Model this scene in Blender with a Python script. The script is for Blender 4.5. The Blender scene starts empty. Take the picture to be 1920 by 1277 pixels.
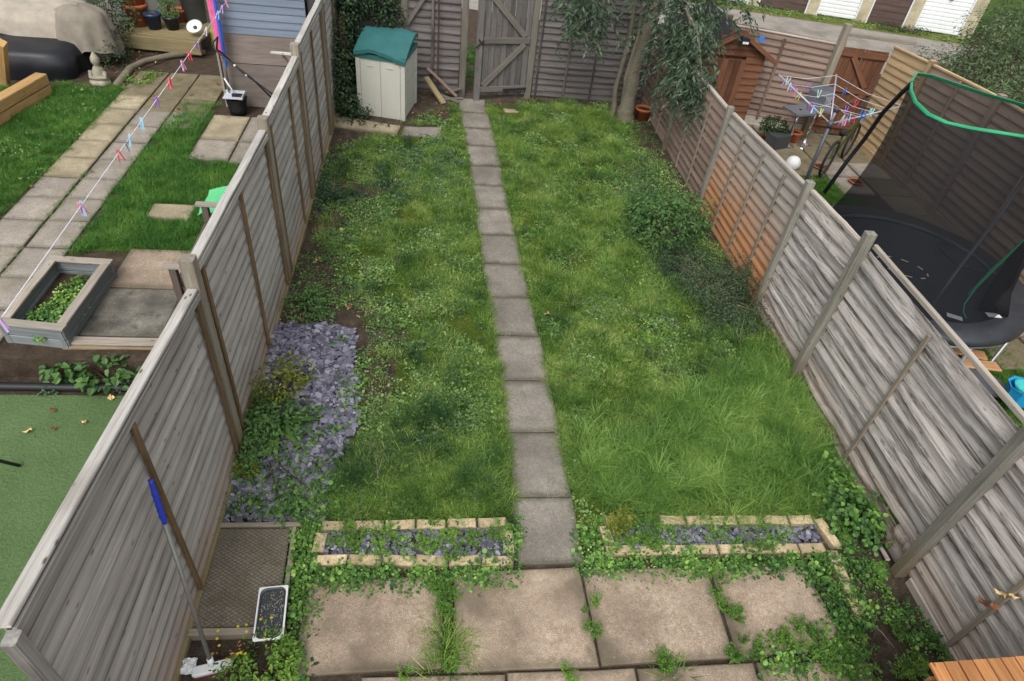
import bpy, math, random
import numpy as np
from mathutils import Matrix, Vector, Euler
from mathutils import noise as mnoise
R = math.radians
random.seed(7); rng = np.random.default_rng(7)
scene = bpy.context.scene
COL = scene.collection

# ------------------------------------------------------------------ camera
FPX = 1230.92; HC = 4.2; PX0, PY0 = 960.0, 638.5
def _dir(u, v):
    d = Vector((u - PX0, v - PY0, FPX)); d.normalize(); return d
_Y = _dir(826, -466); _Dn = _dir(773, 2033)
_Z = -_Dn; _Z = (_Z - _Y * _Z.dot(_Y)).normalized(); _X = _Y.cross(_Z)
# world axes expressed in camera axes (right, down, forward)
right = Vector((_X[0], _Y[0], _Z[0])); down = Vector((_X[1], _Y[1], _Z[1])); fwd = Vector((_X[2], _Y[2], _Z[2]))
cam_d = bpy.data.cameras.new('camera'); cam = bpy.data.objects.new('camera', cam_d); COL.objects.link(cam)
cam.matrix_world = Matrix(((right.x, -down.x, -fwd.x, 0), (right.y, -down.y, -fwd.y, 0), (right.z, -down.z, -fwd.z, HC), (0, 0, 0, 1)))
cam_d.sensor_width = 36; cam_d.lens = FPX * 36 / 1920; cam_d.clip_start = .05; cam_d.clip_end = 400
cam_d.dof.use_dof = True; cam_d.dof.focus_distance = 4.6; cam_d.dof.aperture_fstop = 4.5
scene.camera = cam
# ------------------------------------------------------------------ light
world = bpy.data.worlds.new('World'); scene.world = world; world.use_nodes = True
wn = world.node_tree; wn.nodes.clear()
wo = wn.nodes.new('ShaderNodeOutputWorld'); wb = wn.nodes.new('ShaderNodeBackground')
sk = wn.nodes.new('ShaderNodeTexSky'); sk.sky_type = 'NISHITA'; sk.sun_disc = False
SUN_EL, SUN_ROT = 52, 200
sk.sun_elevation = R(SUN_EL); sk.sun_rotation = R(SUN_ROT); sk.air_density = 1; sk.dust_density = 3
hs = wn.nodes.new('ShaderNodeHueSaturation'); hs.inputs['Saturation'].default_value = .14   # cloud cover: a nearly colourless sky
wn.links.new(sk.outputs[0], hs.inputs['Color']); wn.links.new(hs.outputs[0], wb.inputs[0]); wn.links.new(wb.outputs[0], wo.inputs[0])
wb.inputs[1].default_value = .15
sun_d = bpy.data.lights.new('sun', 'SUN'); sun_d.energy = .95; sun_d.angle = R(25); sun_d.color = (1, .95, .88)
sun = bpy.data.objects.new('sun', sun_d); COL.objects.link(sun)
_a = R(SUN_ROT); _e = R(SUN_EL)
_s = Vector((math.sin(_a) * math.cos(_e), math.cos(_a) * math.cos(_e), math.sin(_e)))   # towards the sun
sun.rotation_euler = _s.to_track_quat('Z', 'Y').to_euler(); sun.location = (0, 0, 20)
scene.view_settings.view_transform = 'Standard'; scene.view_settings.look = 'None'
scene.view_settings.gamma = 1; scene.view_settings.exposure = 0.64
scene.view_settings.use_curve_mapping = False

# ------------------------------------------------------------------ where a sight line meets a plane of the place
def _ray(u, v):
    return (right * (u - PX0) + down * (v - PY0) + fwd * FPX).normalized()
def G(u, v, z=0.0):
    d = _ray(u, v); return Vector((0, 0, HC)) + d * ((z - HC) / d.z)
def GY(u, v, y):
    d = _ray(u, v); return Vector((0, 0, HC)) + d * (y / d.y)
def GX(u, v, x):
    d = _ray(u, v); return Vector((0, 0, HC)) + d * (x / d.x)

# ------------------------------------------------------------------ object helpers
WM = {}
Z3 = Vector((0, 0, 1))
def _tag(o, label=None, cat=None, group=None, kind=None):
    if label: o['label'] = label
    if cat: o['category'] = cat
    if group: o['group'] = group
    if kind: o['kind'] = kind
    return o
def thing(name, loc, label, cat, group=None, rz=0):
    o = bpy.data.objects.new(name, None); COL.objects.link(o); o.empty_display_size = .1
    m = Matrix.Translation(Vector(loc)) @ Matrix.Rotation(rz, 4, 'Z'); o.matrix_basis = m; WM[o.name] = m
    return _tag(o, label, cat, group)
def struct(o): o['kind'] = 'structure'; return o
def link(name, me, parent=None, M=None):
    o = bpy.data.objects.new(name, me); COL.objects.link(o)
    M = M if M is not None else Matrix()
    WM[o.name] = M
    if parent is not None:
        o.parent = parent; o.matrix_basis = WM[parent.name].inverted() @ M
    else: o.matrix_basis = M
    return o
def mk(name, verts, faces, mat, parent=None, M=None, smooth=False, mats=None):
    """mesh object; verts in frame M"""
    me = bpy.data.meshes.new(name); me.from_pydata([tuple(v) for v in verts], [], faces)
    for m in (mats or [mat]): me.materials.append(m)
    if smooth: me.shade_smooth()
    return link(name, me, parent, M)
def mknp(name, V, F, mat, parent=None, M=None, smooth=False, tint=None):
    me = bpy.data.meshes.new(name); V = np.asarray(V, np.float32); F = np.asarray(F, np.int32)
    me.vertices.add(len(V)); me.vertices.foreach_set('co', V.ravel())
    k = F.shape[1]; me.loops.add(F.size); me.loops.foreach_set('vertex_index', F.ravel())
    me.polygons.add(len(F)); me.polygons.foreach_set('loop_start', np.arange(0, F.size, k, dtype=np.int32))
    me.update(calc_edges=True)
    if tint is not None:
        a = me.attributes.new('tint', 'FLOAT', 'POINT'); a.data.foreach_set('value', np.asarray(tint, np.float32))
    if mat: me.materials.append(mat)
    if smooth: me.shade_smooth()
    return link(name, me, parent, M)
class MB:
    """collects simple solids into one mesh"""
    def __init__(s): s.v = []; s.f = []
    def add(s, V, F):
        n = len(s.v); s.v += [Vector(v) for v in V]; s.f += [tuple(i + n for i in f) for f in F]; return s
    def box(s, c, sz, rot=None):
        c = Vector(c); h = Vector(sz) / 2; V = []
        for x in (-1, 1):
            for y in (-1, 1):
                for z in (-1, 1):
                    p = Vector((x * h.x, y * h.y, z * h.z))
                    if rot: p = rot @ p
                    V.append(c + p)
        return s.add(V, [(0, 1, 3, 2), (4, 6, 7, 5), (0, 4, 5, 1), (2, 3, 7, 6), (0, 2, 6, 4), (1, 5, 7, 3)])
    def tube(s, P, r, n=8, cap=True):
        P = [Vector(p) for p in P]; rr = r if isinstance(r, (list, tuple)) else [r] * len(P)
        V = []; F = []; u = None
        for i, p in enumerate(P):
            d = (P[min(i + 1, len(P) - 1)] - P[max(i - 1, 0)]).normalized()
            if u is None:
                u = d.orthogonal().normalized()
            u = (u - d * u.dot(d)).normalized(); w = d.cross(u)
            for k in range(n):
                a = 2 * math.pi * k / n; V.append(p + (u * math.cos(a) + w * math.sin(a)) * rr[i])
        for i in range(len(P) - 1):
            for k in range(n):
                F.append((i * n + k, i * n + (k + 1) % n, (i + 1) * n + (k + 1) % n, (i + 1) * n + k))
        if cap: F.append(tuple(range(n - 1, -1, -1))); F.append(tuple((len(P) - 1) * n + k for k in range(n)))
        return s.add(V, F)
    def lathe(s, prof, c=(0, 0, 0), n=20, rot=None):
        V = []; F = []; c = Vector(c)
        for r, z in prof:
            for k in range(n):
                a = 2 * math.pi * k / n; p = Vector((r * math.cos(a), r * math.sin(a), z))
                if rot: p = rot @ p
                V.append(c + p)
        for i in range(len(prof) - 1):
            for k in range(n):
                F.append((i * n + k, i * n + (k + 1) % n, (i + 1) * n + (k + 1) % n, (i + 1) * n + k))
        if prof[0][0] > 1e-4: F.append(tuple(range(n - 1, -1, -1)))
        if prof[-1][0] > 1e-4: F.append(tuple((len(prof) - 1) * n + k for k in range(n)))
        return s.add(V, F)
    def build(s, name, mat, parent=None, smooth=False, M=None):
        V = s.v
        if M is None:
            c = sum(V, Vector()) / len(V); M = Matrix.Translation(c)
        Mi = M.inverted(); return mk(name, [Mi @ v for v in V], s.f, mat, parent, M, smooth)
def frame(A, B, up=Z3):
    A = Vector(A); B = Vector(B); x = (B - A).normalized(); y = up.cross(x).normalized(); z = x.cross(y)
    M = Matrix(((x.x, y.x, z.x, 0), (x.y, y.y, z.y, 0), (x.z, y.z, z.z, 0), (0, 0, 0, 1)))
    M.translation = (A + B) / 2; return M, (B - A).length
def beam(name, A, B, w, h, mat, parent=None, up=Z3, ch=.004, n=2, jit=.0015, bow=0):
    """a sawn timber from A to B, w across, h along up, chamfered edges"""
    M, L = frame(A, B, up); c = min(ch, w * .3, h * .3)
    cs = [(-w/2, -h/2 + c), (-w/2 + c, -h/2), (w/2 - c, -h/2), (w/2, -h/2 + c), (w/2, h/2 - c), (w/2 - c, h/2), (-w/2 + c, h/2), (-w/2, h/2 - c)]
    V = []; F = []
    for i in range(n + 1):
        t = i / n; x = -L / 2 + L * t; jy, jz = random.gauss(0, jit), random.gauss(0, jit)
        b = bow * math.sin(math.pi * t)
        for (y, z) in cs: V.append((x, y + jy, z + jz + b))
    for i in range(n):
        for k in range(8): F.append((i * 8 + k, i * 8 + (k + 1) % 8, (i + 1) * 8 + (k + 1) % 8, (i + 1) * 8 + k))
    F.append(tuple(range(7, -1, -1))); F.append(tuple(n * 8 + k for k in range(8)))
    F = [tuple(reversed(f)) for f in F]
    return mk(name, V, F, mat, parent, M)
def lapboard(name, A, B, h, mat, parent, side, t0=.007, t1=.013, tilt=.014, wave=.003, warp=0, n=6):
    """overlapping fence board from A to B (bottom edge line), its lower edge proud towards side (+1/-1 of local y)"""
    M, L = frame(A, B); V = []; F = []
    ph = random.uniform(0, 9); wp = random.gauss(0, 1) * warp
    for i in range(n + 1):
        t = i / n; x = -L / 2 + L * t
        zb = wave * math.sin(ph + t * 7) + random.gauss(0, wave * .5)
        yb = side * (tilt + abs(wp) * math.sin(math.pi * (t * 2 % 1)) + random.gauss(0, .0012 + warp * .2))
        zt = h + random.gauss(0, .001)
        V += [(x, yb, zb), (x, yb - side * t1, zb), (x, -side * t0, zt), (x, 0, zt)]
    for i in range(n):
        for k in range(4): F.append((i * 4 + k, i * 4 + (k + 1) % 4, (i + 1) * 4 + (k + 1) % 4, (i + 1) * 4 + k))
    F.append((3, 2, 1, 0)); F.append(tuple(n * 4 + k for k in range(4)))
    if side > 0: F = [tuple(reversed(f)) for f in F]
    return mk(name, V, F, mat, parent, M)
def slabq(name, Q, th, mat, parent, ch=.005, jit=.002, top=.0):
    """slab with four ground corners Q (ccw), top at z=top, thickness th"""
    Q = [Vector((q[0], q[1], top)) for q in Q]; c = sum(Q, Vector()) / 4
    x = (Q[1] - Q[0]).normalized(); ang = math.atan2(x.y, x.x); M = Matrix.Translation(c) @ Matrix.Rotation(ang, 4, 'Z'); Mi = M.inverted()
    L = [Mi @ q for q in Q]; V = []
    tz = [random.gauss(0, jit) for _ in range(4)]
    def sub(a, b, n): return [a.lerp(b, i / n) for i in range(n)]
    n = 3; ring = []
    for i in range(4): ring += sub(L[i], L[(i + 1) % 4], n)
    m = len(ring)
    out = [p + Vector((random.gauss(0, jit * .6), random.gauss(0, jit * .6), 0)) for p in ring]
    def tzf(i):
        a = i // n; t = (i % n) / n; return tz[a] * (1 - t) + tz[(a + 1) % 4] * t
    for i, p in enumerate(out): V.append((p.x, p.y, -th))
    for i, p in enumerate(out): V.append((p.x, p.y, tzf(i) - ch))
    for i, p in enumerate(out):
        q = p - p.normalized() * ch * 1.4; V.append((q.x, q.y, tzf(i)))
    F = []
    for r in (0, 1):
        for i in range(m): F.append((r * m + i, r * m + (i + 1) % m, (r + 1) * m + (i + 1) % m, (r + 1) * m + i))
    F.append(tuple(2 * m + i for i in range(m)))
    return mk(name, V, F, mat, parent, M)

# ------------------------------------------------------------------ materials
def srgb(*c):
    return tuple(((x / 255) / 12.92 if x / 255 <= .04045 else ((x / 255 + .055) / 1.055) ** 2.4) for x in c) + (1,)
class NT:
    def __init__(s, name, rough=.8, spec=.3):
        s.m = bpy.data.materials.new(name); s.m.use_nodes = True; s.n = s.m.node_tree; s.n.nodes.clear()
        s.out = s.new('ShaderNodeOutputMaterial'); s.p = s.new('ShaderNodeBsdfPrincipled')
        s.p.inputs['Roughness'].default_value = rough; s.p.inputs['Specular IOR Level'].default_value = spec
        s.l(s.p.outputs[0], s.out.inputs[0])
    def new(s, t, **k):
        n = s.n.nodes.new(t)
        for a, b in k.items(): setattr(n, a, b)
        return n
    def l(s, a, b): s.n.links.new(a, b)
    def setv(s, inp, v):
        if isinstance(v, bpy.types.NodeSocket): s.l(v, inp)
        else: inp.default_value = v
    def math(s, op, a, b=0.0, clamp=False):
        n = s.new('ShaderNodeMath', operation=op, use_clamp=clamp); s.setv(n.inputs[0], a); s.setv(n.inputs[1], b); return n.outputs[0]
    def coords(s, kind='Object', scale=(1, 1, 1), rand=True):
        if kind == 'World': src = s.new('ShaderNodeNewGeometry').outputs['Position']
        else: src = s.new('ShaderNodeTexCoord').outputs[kind]
        mp = s.new('ShaderNodeMapping'); s.l(src, mp.inputs[0]); mp.inputs['Scale'].default_value = scale
        if rand:
            oi = s.new('ShaderNodeObjectInfo'); mm = s.new('ShaderNodeVectorMath', operation='SCALE'); s.l(oi.outputs['Random'], mm.inputs['Scale'])
            mm.inputs[0].default_value = (37, 51, 23); s.l(mm.outputs[0], mp.inputs['Location'])
        return mp.outputs[0]
    def noise(s, vec, scale, detail=4, rough=.55, dist=0):
        n = s.new('ShaderNodeTexNoise'); s.l(vec, n.inputs['Vector']); n.inputs['Scale'].default_value = scale
        n.inputs['Detail'].default_value = detail; n.inputs['Roughness'].default_value = rough; n.inputs['Distortion'].default_value = dist
        return n.outputs[0]
    def voro(s, vec, scale, feat='F1'):
        n = s.new('ShaderNodeTexVoronoi', feature=feat); s.l(vec, n.inputs['Vector']); n.inputs['Scale'].default_value = scale
        return n.outputs['Distance']
    def ramp(s, f, stops):
        n = s.new('ShaderNodeValToRGB'); s.setv(n.inputs[0], f); e = n.color_ramp.elements
        while len(e) > 1: e.remove(e[-1])
        e[0].position, e[0].color = stops[0][0], (stops[0][1] if not isinstance(stops[0][1], (int, float)) else (stops[0][1],) * 3 + (1,))
        for p, c in stops[1:]:
            q = e.new(p); q.color = c if not isinstance(c, (int, float)) else (c, c, c, 1)
        return n.outputs[0]
    def mix(s, f, a, b, mode='MIX'):
        n = s.new('ShaderNodeMix', data_type='RGBA', blend_type=mode); s.setv(n.inputs[0], f); s.setv(n.inputs[6], a); s.setv(n.inputs[7], b); return n.outputs[2]
    def bump(s, h, strength=.5, dist=.01):
        n = s.new('ShaderNodeBump'); s.l(h, n.inputs['Height']); n.inputs['Strength'].default_value = strength; n.inputs['Distance'].default_value = dist
        s.l(n.outputs[0], s.p.inputs['Normal']); return n
    def rnd(s): return s.new('ShaderNodeObjectInfo').outputs['Random']
    def base(s, c): s.setv(s.p.inputs['Base Color'], c)

def plain(name, c, rough=.6, spec=.4, metal=0, var=.12, scale=30, bump=.1):
    t = NT(name, rough, spec); v = t.coords(); n = t.noise(v, scale); n2 = t.noise(v, scale * .12)
    a = tuple(x * (1 - var) for x in c[:3]) + (1,); b = tuple(min(1, x * (1 + var)) for x in c[:3]) + (1,)
    f = t.math('ADD', t.math('MULTIPLY', n, .5), t.math('MULTIPLY', n2, .5))
    t.base(t.ramp(f, [(.35, a), (.65, b)])); t.p.inputs['Metallic'].default_value = metal
    if bump: t.bump(n, bump, .003)
    return t.m
def wood(name, c1, c2, dark, vary=.35, streak=.5, low=None, lowz=(.0, .6), knots=.6, grain=1.0, bumps=.35, blotch=None, edge=0.0):
    """weathered wood, grain along local x; low = colour of the stained lower part (world height)"""
    t = NT(name, .85, .15); v = t.coords('Object'); 
    g = t.coords('Object', (3.0, 140 * grain, 140 * grain)); g2 = t.coords('Object', (1.5, 34 * grain, 34 * grain))
    fine = t.noise(g, 1.0, 6, .65, .4); mid = t.noise(g2, 1.0, 4, .6, .8); big = t.noise(v, 2.2, 3)
    col = t.mix(t.ramp(mid, [(.3, 0), (.7, 1)]), c1, c2)
    # each board its own tone
    r = t.rnd(); col = t.mix(1.0, col, t.ramp(r, [(0, (1 - vary,) * 3 + (1,)), (.5, (.96, .94, .92, 1)), (1, (1.12, 1.1, 1.08, 1))]), 'MULTIPLY')
    col = t.mix(t.math('MULTIPLY', t.ramp(fine, [(.48, 0), (.72, 1)]), streak), col, dark)
    col = t.mix(t.math('MULTIPLY', t.ramp(big, [(.5, 0), (.75, 1)]), streak * .7), col, dark)
    if blotch:
        bl = t.noise(t.coords('Object', (1.3, 12, 26)), 1.3, 6, .75, 1.0)
        col = t.mix(t.math('MULTIPLY', t.ramp(bl, [(.49, 0), (.62, 1)]), blotch), col, (dark[0] * .45, dark[1] * .42, dark[2] * .4, 1))
    if low:
        z = t.new('ShaderNodeSeparateXYZ'); wp = t.new('ShaderNodeNewGeometry').outputs['Position']; t.l(wp, z.inputs[0])
        nz = t.noise(wp, 3.0, 4); zz = t.math('ADD', z.outputs[2], t.math('MULTIPLY', t.math('SUBTRACT', nz, .5), .5))
        mr = t.new('ShaderNodeMapRange'); t.l(zz, mr.inputs[0]); mr.inputs[1].default_value = lowz[1]; mr.inputs[2].default_value = lowz[0]
        col = t.mix(t.math('MULTIPLY', mr.outputs[0], .85), col, t.mix(.6, low, t.mix(1, col, low, 'OVERLAY')))
    if knots:
        kv = t.voro(t.coords('Object', (6.5, 15, 15)), 1.0)
        col = t.mix(t.math('MULTIPLY', t.ramp(kv, [(.07, 1), (.15, 0)]), knots), col, (dark[0] * .5, dark[1] * .42, dark[2] * .38, 1))
    if edge:  # lap seam shade painted into the colour, with grime, along the lower edge
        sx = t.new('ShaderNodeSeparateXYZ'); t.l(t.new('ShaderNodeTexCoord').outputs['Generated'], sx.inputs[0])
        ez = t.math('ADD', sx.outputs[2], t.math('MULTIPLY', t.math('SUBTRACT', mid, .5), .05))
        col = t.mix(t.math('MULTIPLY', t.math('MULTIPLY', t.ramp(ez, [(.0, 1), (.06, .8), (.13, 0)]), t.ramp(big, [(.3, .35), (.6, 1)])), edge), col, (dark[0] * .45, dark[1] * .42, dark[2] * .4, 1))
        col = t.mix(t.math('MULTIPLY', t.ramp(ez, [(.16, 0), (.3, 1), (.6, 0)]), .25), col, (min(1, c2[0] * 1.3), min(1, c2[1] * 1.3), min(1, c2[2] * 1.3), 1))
    t.base(col); h = t.math('ADD', fine, t.math('MULTIPLY', mid, .6)); t.bump(h, bumps, .006)
    return t.m
def concrete(name, c, c2, spots=.25, vary=.12, wire=False, moss=None, grime=0.0, stain=.5):
    t = NT(name, .9, .2); v = t.coords('Object'); n1 = t.noise(v, 140, 3, .7); n2 = t.noise(v, 7, 5, .65); n3 = t.noise(v, 2.2, 3)
    col = t.mix(t.ramp(n2, [(.35, 0), (.66, 1)]), c, c2)
    col = t.mix(1, col, t.ramp(t.rnd(), [(0, (1 - vary,) * 3 + (1,)), (1, (1 + vary, 1 + vary * .95, 1 + vary * .9, 1))]), 'MULTIPLY')
    col = t.mix(.8, col, t.ramp(n1, [(.33, (.27, .26, .25, 1)), (.5, (.5, .5, .5, 1)), (.68, (.76, .75, .73, 1))]), 'OVERLAY'); n4 = t.noise(v, 38, 4, .7); col = t.mix(.5, col, t.ramp(n4, [(.35, (.34, .33, .31, 1)), (.65, (.62, .61, .6, 1))]), 'OVERLAY')
    col = t.mix(t.math('MULTIPLY', t.ramp(t.math('ADD', n3, t.math('MULTIPLY', t.math('SUBTRACT', n2, .5), .5)), [(.44, 0), (.68, 1)]), stain), col, (c[0] * .42, c[1] * .42, c[2] * .4, 1))
    sp = t.voro(v, 22); col = t.mix(t.math('MULTIPLY', t.ramp(sp, [(.05, 1), (.09, 0)]), spots), col, (c2[0] * 1.7, c2[1] * 1.7, c2[2] * 1.7, 1))
    dk = t.voro(t.coords('Object', (1, 1, 1)), 55); col = t.mix(t.math('MULTIPLY', t.ramp(dk, [(.06, 1), (.12, 0)]), .35), col, (.03, .028, .025, 1))
    if grime:
        sx = t.new('ShaderNodeSeparateXYZ'); t.l(t.new('ShaderNodeTexCoord').outputs['Generated'], sx.inputs[0])
        ex = t.math('MINIMUM', t.math('MINIMUM', sx.outputs[0], t.math('SUBTRACT', 1.0, sx.outputs[0])), t.math('MINIMUM', sx.outputs[1], t.math('SUBTRACT', 1.0, sx.outputs[1])))
        ef = t.math('ADD', ex, t.math('MULTIPLY', t.math('SUBTRACT', n2, .5), .14))
        col = t.mix(t.math('MULTIPLY', t.ramp(ef, [(.0, 1), (.11, 0)]), grime), col, (.07, .065, .04, 1))
    if moss:
        col = t.mix(t.math('MULTIPLY', t.ramp(t.noise(v, 5, 6, .7, .5), [(.52, 0), (.68, 1)]), .7), col, moss)
    hh = t.math('ADD', n1, t.math('MULTIPLY', n2, .4))
    if wire:
        g = t.new('ShaderNodeTexWave', wave_type='BANDS', bands_direction='DIAGONAL'); t.l(t.coords('Object', (1, 1.6, 1), False), g.inputs[0]); g.inputs['Scale'].default_value = 15; g.inputs['Distortion'].default_value = 1.5
        g2 = t.new('ShaderNodeTexWave', wave_type='BANDS', bands_direction='DIAGONAL'); t.l(t.coords('Object', (-1, 1.6, 1), False), g2.inputs[0]); g2.inputs['Scale'].default_value = 15; g2.inputs['Distortion'].default_value = .5
        w = t.math('MAXIMUM', t.ramp(g.outputs['Fac'], [(.82, 0), (.95, 1)]), t.ramp(g2.outputs['Fac'], [(.82, 0), (.95, 1)]))
        hh = t.math('SUBTRACT', hh, t.math('MULTIPLY', w, .7)); col = t.mix(t.math('MULTIPLY', w, .75), col, (c[0] * .45, c[1] * .45, c[2] * .42, 1))
    t.base(col); t.bump(hh, .4, .004)
    return t.m
def leaf(name, stops, rough=.5, trans=.3, wscale=1.6, spec=.3, gain=1.0):
    """foliage: tint varies by leaf, by clump and over the ground"""
    stops = [(p, (min(1, q[0] * gain), min(1, q[1] * gain), min(1, q[2] * gain), 1)) for p, q in stops]
    t = NT(name, rough, spec); at = t.new('ShaderNodeAttribute', attribute_name='tint'); oi = t.new('ShaderNodeObjectInfo')
    wp = t.new('ShaderNodeNewGeometry').outputs['Position']; n = t.noise(wp, wscale, 4, .6)
    f = t.math('ADD', t.math('ADD', t.math('MULTIPLY', at.outputs['Fac'], .62), t.math('MULTIPLY', oi.outputs['Random'], .25)), t.math('MULTIPLY', t.math('SUBTRACT', n, .5), 1.3))
    f = t.math('ADD', f, .06)
    col = t.ramp(f, stops); t.base(col)
    if trans:
        tr = t.new('ShaderNodeBsdfTranslucent'); t.l(col, tr.inputs[0]); mx = t.new('ShaderNodeMixShader'); mx.inputs[0].default_value = trans
        t.l(t.p.outputs[0], mx.inputs[1]); t.l(tr.outputs[0], mx.inputs[2]); t.l(mx.outputs[0], t.out.inputs[0])
    return t.m

# ------------------------------------------------------------------ the materials of this place
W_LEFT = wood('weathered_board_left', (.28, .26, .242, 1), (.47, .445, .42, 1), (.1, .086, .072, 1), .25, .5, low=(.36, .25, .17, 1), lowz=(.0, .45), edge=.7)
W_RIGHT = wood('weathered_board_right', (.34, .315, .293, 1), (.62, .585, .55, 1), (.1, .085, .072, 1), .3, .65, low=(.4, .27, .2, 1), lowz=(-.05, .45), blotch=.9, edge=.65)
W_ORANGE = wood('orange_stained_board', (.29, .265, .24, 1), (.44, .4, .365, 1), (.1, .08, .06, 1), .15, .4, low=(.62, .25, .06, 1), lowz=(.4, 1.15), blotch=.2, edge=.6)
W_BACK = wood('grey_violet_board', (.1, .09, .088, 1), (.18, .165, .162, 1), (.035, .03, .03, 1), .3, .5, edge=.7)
W_GATE = wood('gate_board', (.105, .1, .1, 1), (.18, .168, .162, 1), (.05, .045, .04, 1), .3, .5)
W_BATTEN = wood('brown_batten', (.13, .085, .045, 1), (.24, .165, .09, 1), (.05, .03, .016, 1), .2, .5, knots=.3)
W_POST = wood('greenish_post', (.21, .185, .15, 1), (.32, .29, .24, 1), (.08, .068, .05, 1), .15, .4, low=(.24, .19, .09, 1), lowz=(0, .5), knots=.3)
W_GPOST = wood('silvered_post', (.17, .165, .14, 1), (.29, .28, .245, 1), (.07, .065, .05, 1), .15, .6, low=(.26, .2, .12, 1), lowz=(0, .5), knots=.5, bumps=.6)
W_BPOST = wood('grey_back_post', (.13, .12, .105, 1), (.2, .185, .16, 1), (.05, .045, .035, 1), .15, .4, knots=.3)
W_CAP = wood('pale_cap_rail', (.4, .385, .36, 1), (.6, .585, .56, 1), (.2, .18, .15, 1), .1, .7, knots=.9)
W_RCAP = wood('pale_brown_cap_rail', (.34, .3, .26, 1), (.5, .46, .41, 1), (.16, .13, .1, 1), .1, .4, knots=.3)
W_RAIL = wood('algae_rail', (.2, .165, .085, 1), (.3, .25, .14, 1), (.09, .075, .035, 1), .1, .4, knots=.2)
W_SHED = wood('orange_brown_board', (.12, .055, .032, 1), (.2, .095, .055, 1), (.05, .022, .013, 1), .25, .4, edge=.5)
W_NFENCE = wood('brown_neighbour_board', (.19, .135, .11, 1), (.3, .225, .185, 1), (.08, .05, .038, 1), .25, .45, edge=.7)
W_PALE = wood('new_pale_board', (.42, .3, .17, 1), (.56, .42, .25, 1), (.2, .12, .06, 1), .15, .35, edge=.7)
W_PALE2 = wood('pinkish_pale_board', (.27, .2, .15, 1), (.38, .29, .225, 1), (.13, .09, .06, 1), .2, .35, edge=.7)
W_SLEEPER = wood('sleeper', (.17, .125, .08, 1), (.31, .245, .165, 1), (.04, .028, .018, 1), .1, .6, knots=.4)
W_YELLOW = wood('yellow_timber', (.42, .25, .1, 1), (.56, .37, .17, 1), (.2, .1, .035, 1), .1, .35)
W_GREYBED = wood('grey_painted_timber', (.16, .18, .19, 1), (.23, .255, .27, 1), (.09, .095, .1, 1), .15, .3, knots=.2, low=(.2, .15, .09, 1), lowz=(-.25, -.1))
W_TRIM = wood('worn_trim', (.3, .27, .23, 1), (.42, .38, .33, 1), (.13, .1, .075, 1), .15, .6)
W_DECKEDGE = wood('worn_edge_board', (.2, .175, .14, 1), (.3, .265, .21, 1), (.09, .075, .055, 1), .1, .4, knots=.2)
W_CEDAR = wood('cedar_slat', (.36, .15, .055, 1), (.52, .26, .11, 1), (.15, .06, .022, 1), .3, .5)
W_BENCH = wood('dark_bench_timber', (.09, .07, .06, 1), (.15, .12, .105, 1), (.04, .03, .025, 1), .1, .4)
C_PATH = concrete('path_concrete', (.2, .182, .158, 1), (.28, .258, .228, 1), .5, .06, grime=.75)
C_PATIO = concrete('patio_concrete', (.3, .235, .175, 1), (.45, .365, .285, 1), .6, .14, grime=.55, stain=.8)
C_DECK = concrete('wire_marked_concrete', (.15, .13, .1, 1), (.23, .205, .165, 1), .3, .03, wire=True, moss=(.1, .1, .045, 1))
C_NEIGH = concrete('neighbour_slab', (.27, .24, .21, 1), (.36, .325, .285, 1), .2, .08, moss=(.2, .18, .11, 1), grime=.5)
C_BUFF = concrete('buff_slab', (.33, .28, .19, 1), (.43, .38, .27, 1), .15, .08, moss=(.2, .17, .1, 1), grime=.5)
C_OLD = concrete('lichened_slab', (.1, .095, .08, 1), (.25, .24, .21, 1), .9, .05, grime=.4, stain=.9)
C_MOSS = concrete('mossy_slab', (.17, .145, .09, 1), (.24, .205, .14, 1), .15, .1, moss=(.1, .085, .04, 1))
C_BRICK = concrete('cream_brick', (.48, .38, .24, 1), (.66, .54, .36, 1), .1, .14, moss=(.2, .17, .08, 1), grime=.55)
C_ROAD = concrete('lane_concrete', (.26, .24, .215, 1), (.33, .31, .28, 1), .3, .03)
def soil_mat():
    t = NT('soil', .95, .1); w = t.coords('World', rand=False); n = t.noise(w, 9, 6, .7); n2 = t.noise(w, 70, 4, .7)
    c = t.ramp(n, [(.3, (.05, .036, .026, 1)), (.6, (.095, .07, .052, 1)), (.8, (.13, .1, .078, 1))])
    c = t.mix(.6, c, t.ramp(n2, [(.35, (.3, .3, .3, 1)), (.6, (.55, .55, .55, 1)), (.75, (.85, .82, .78, 1))]), 'OVERLAY')
    t.base(c); t.bump(t.math('ADD', n2, n), .9, .02); return t.m
SOIL = soil_mat()
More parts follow.
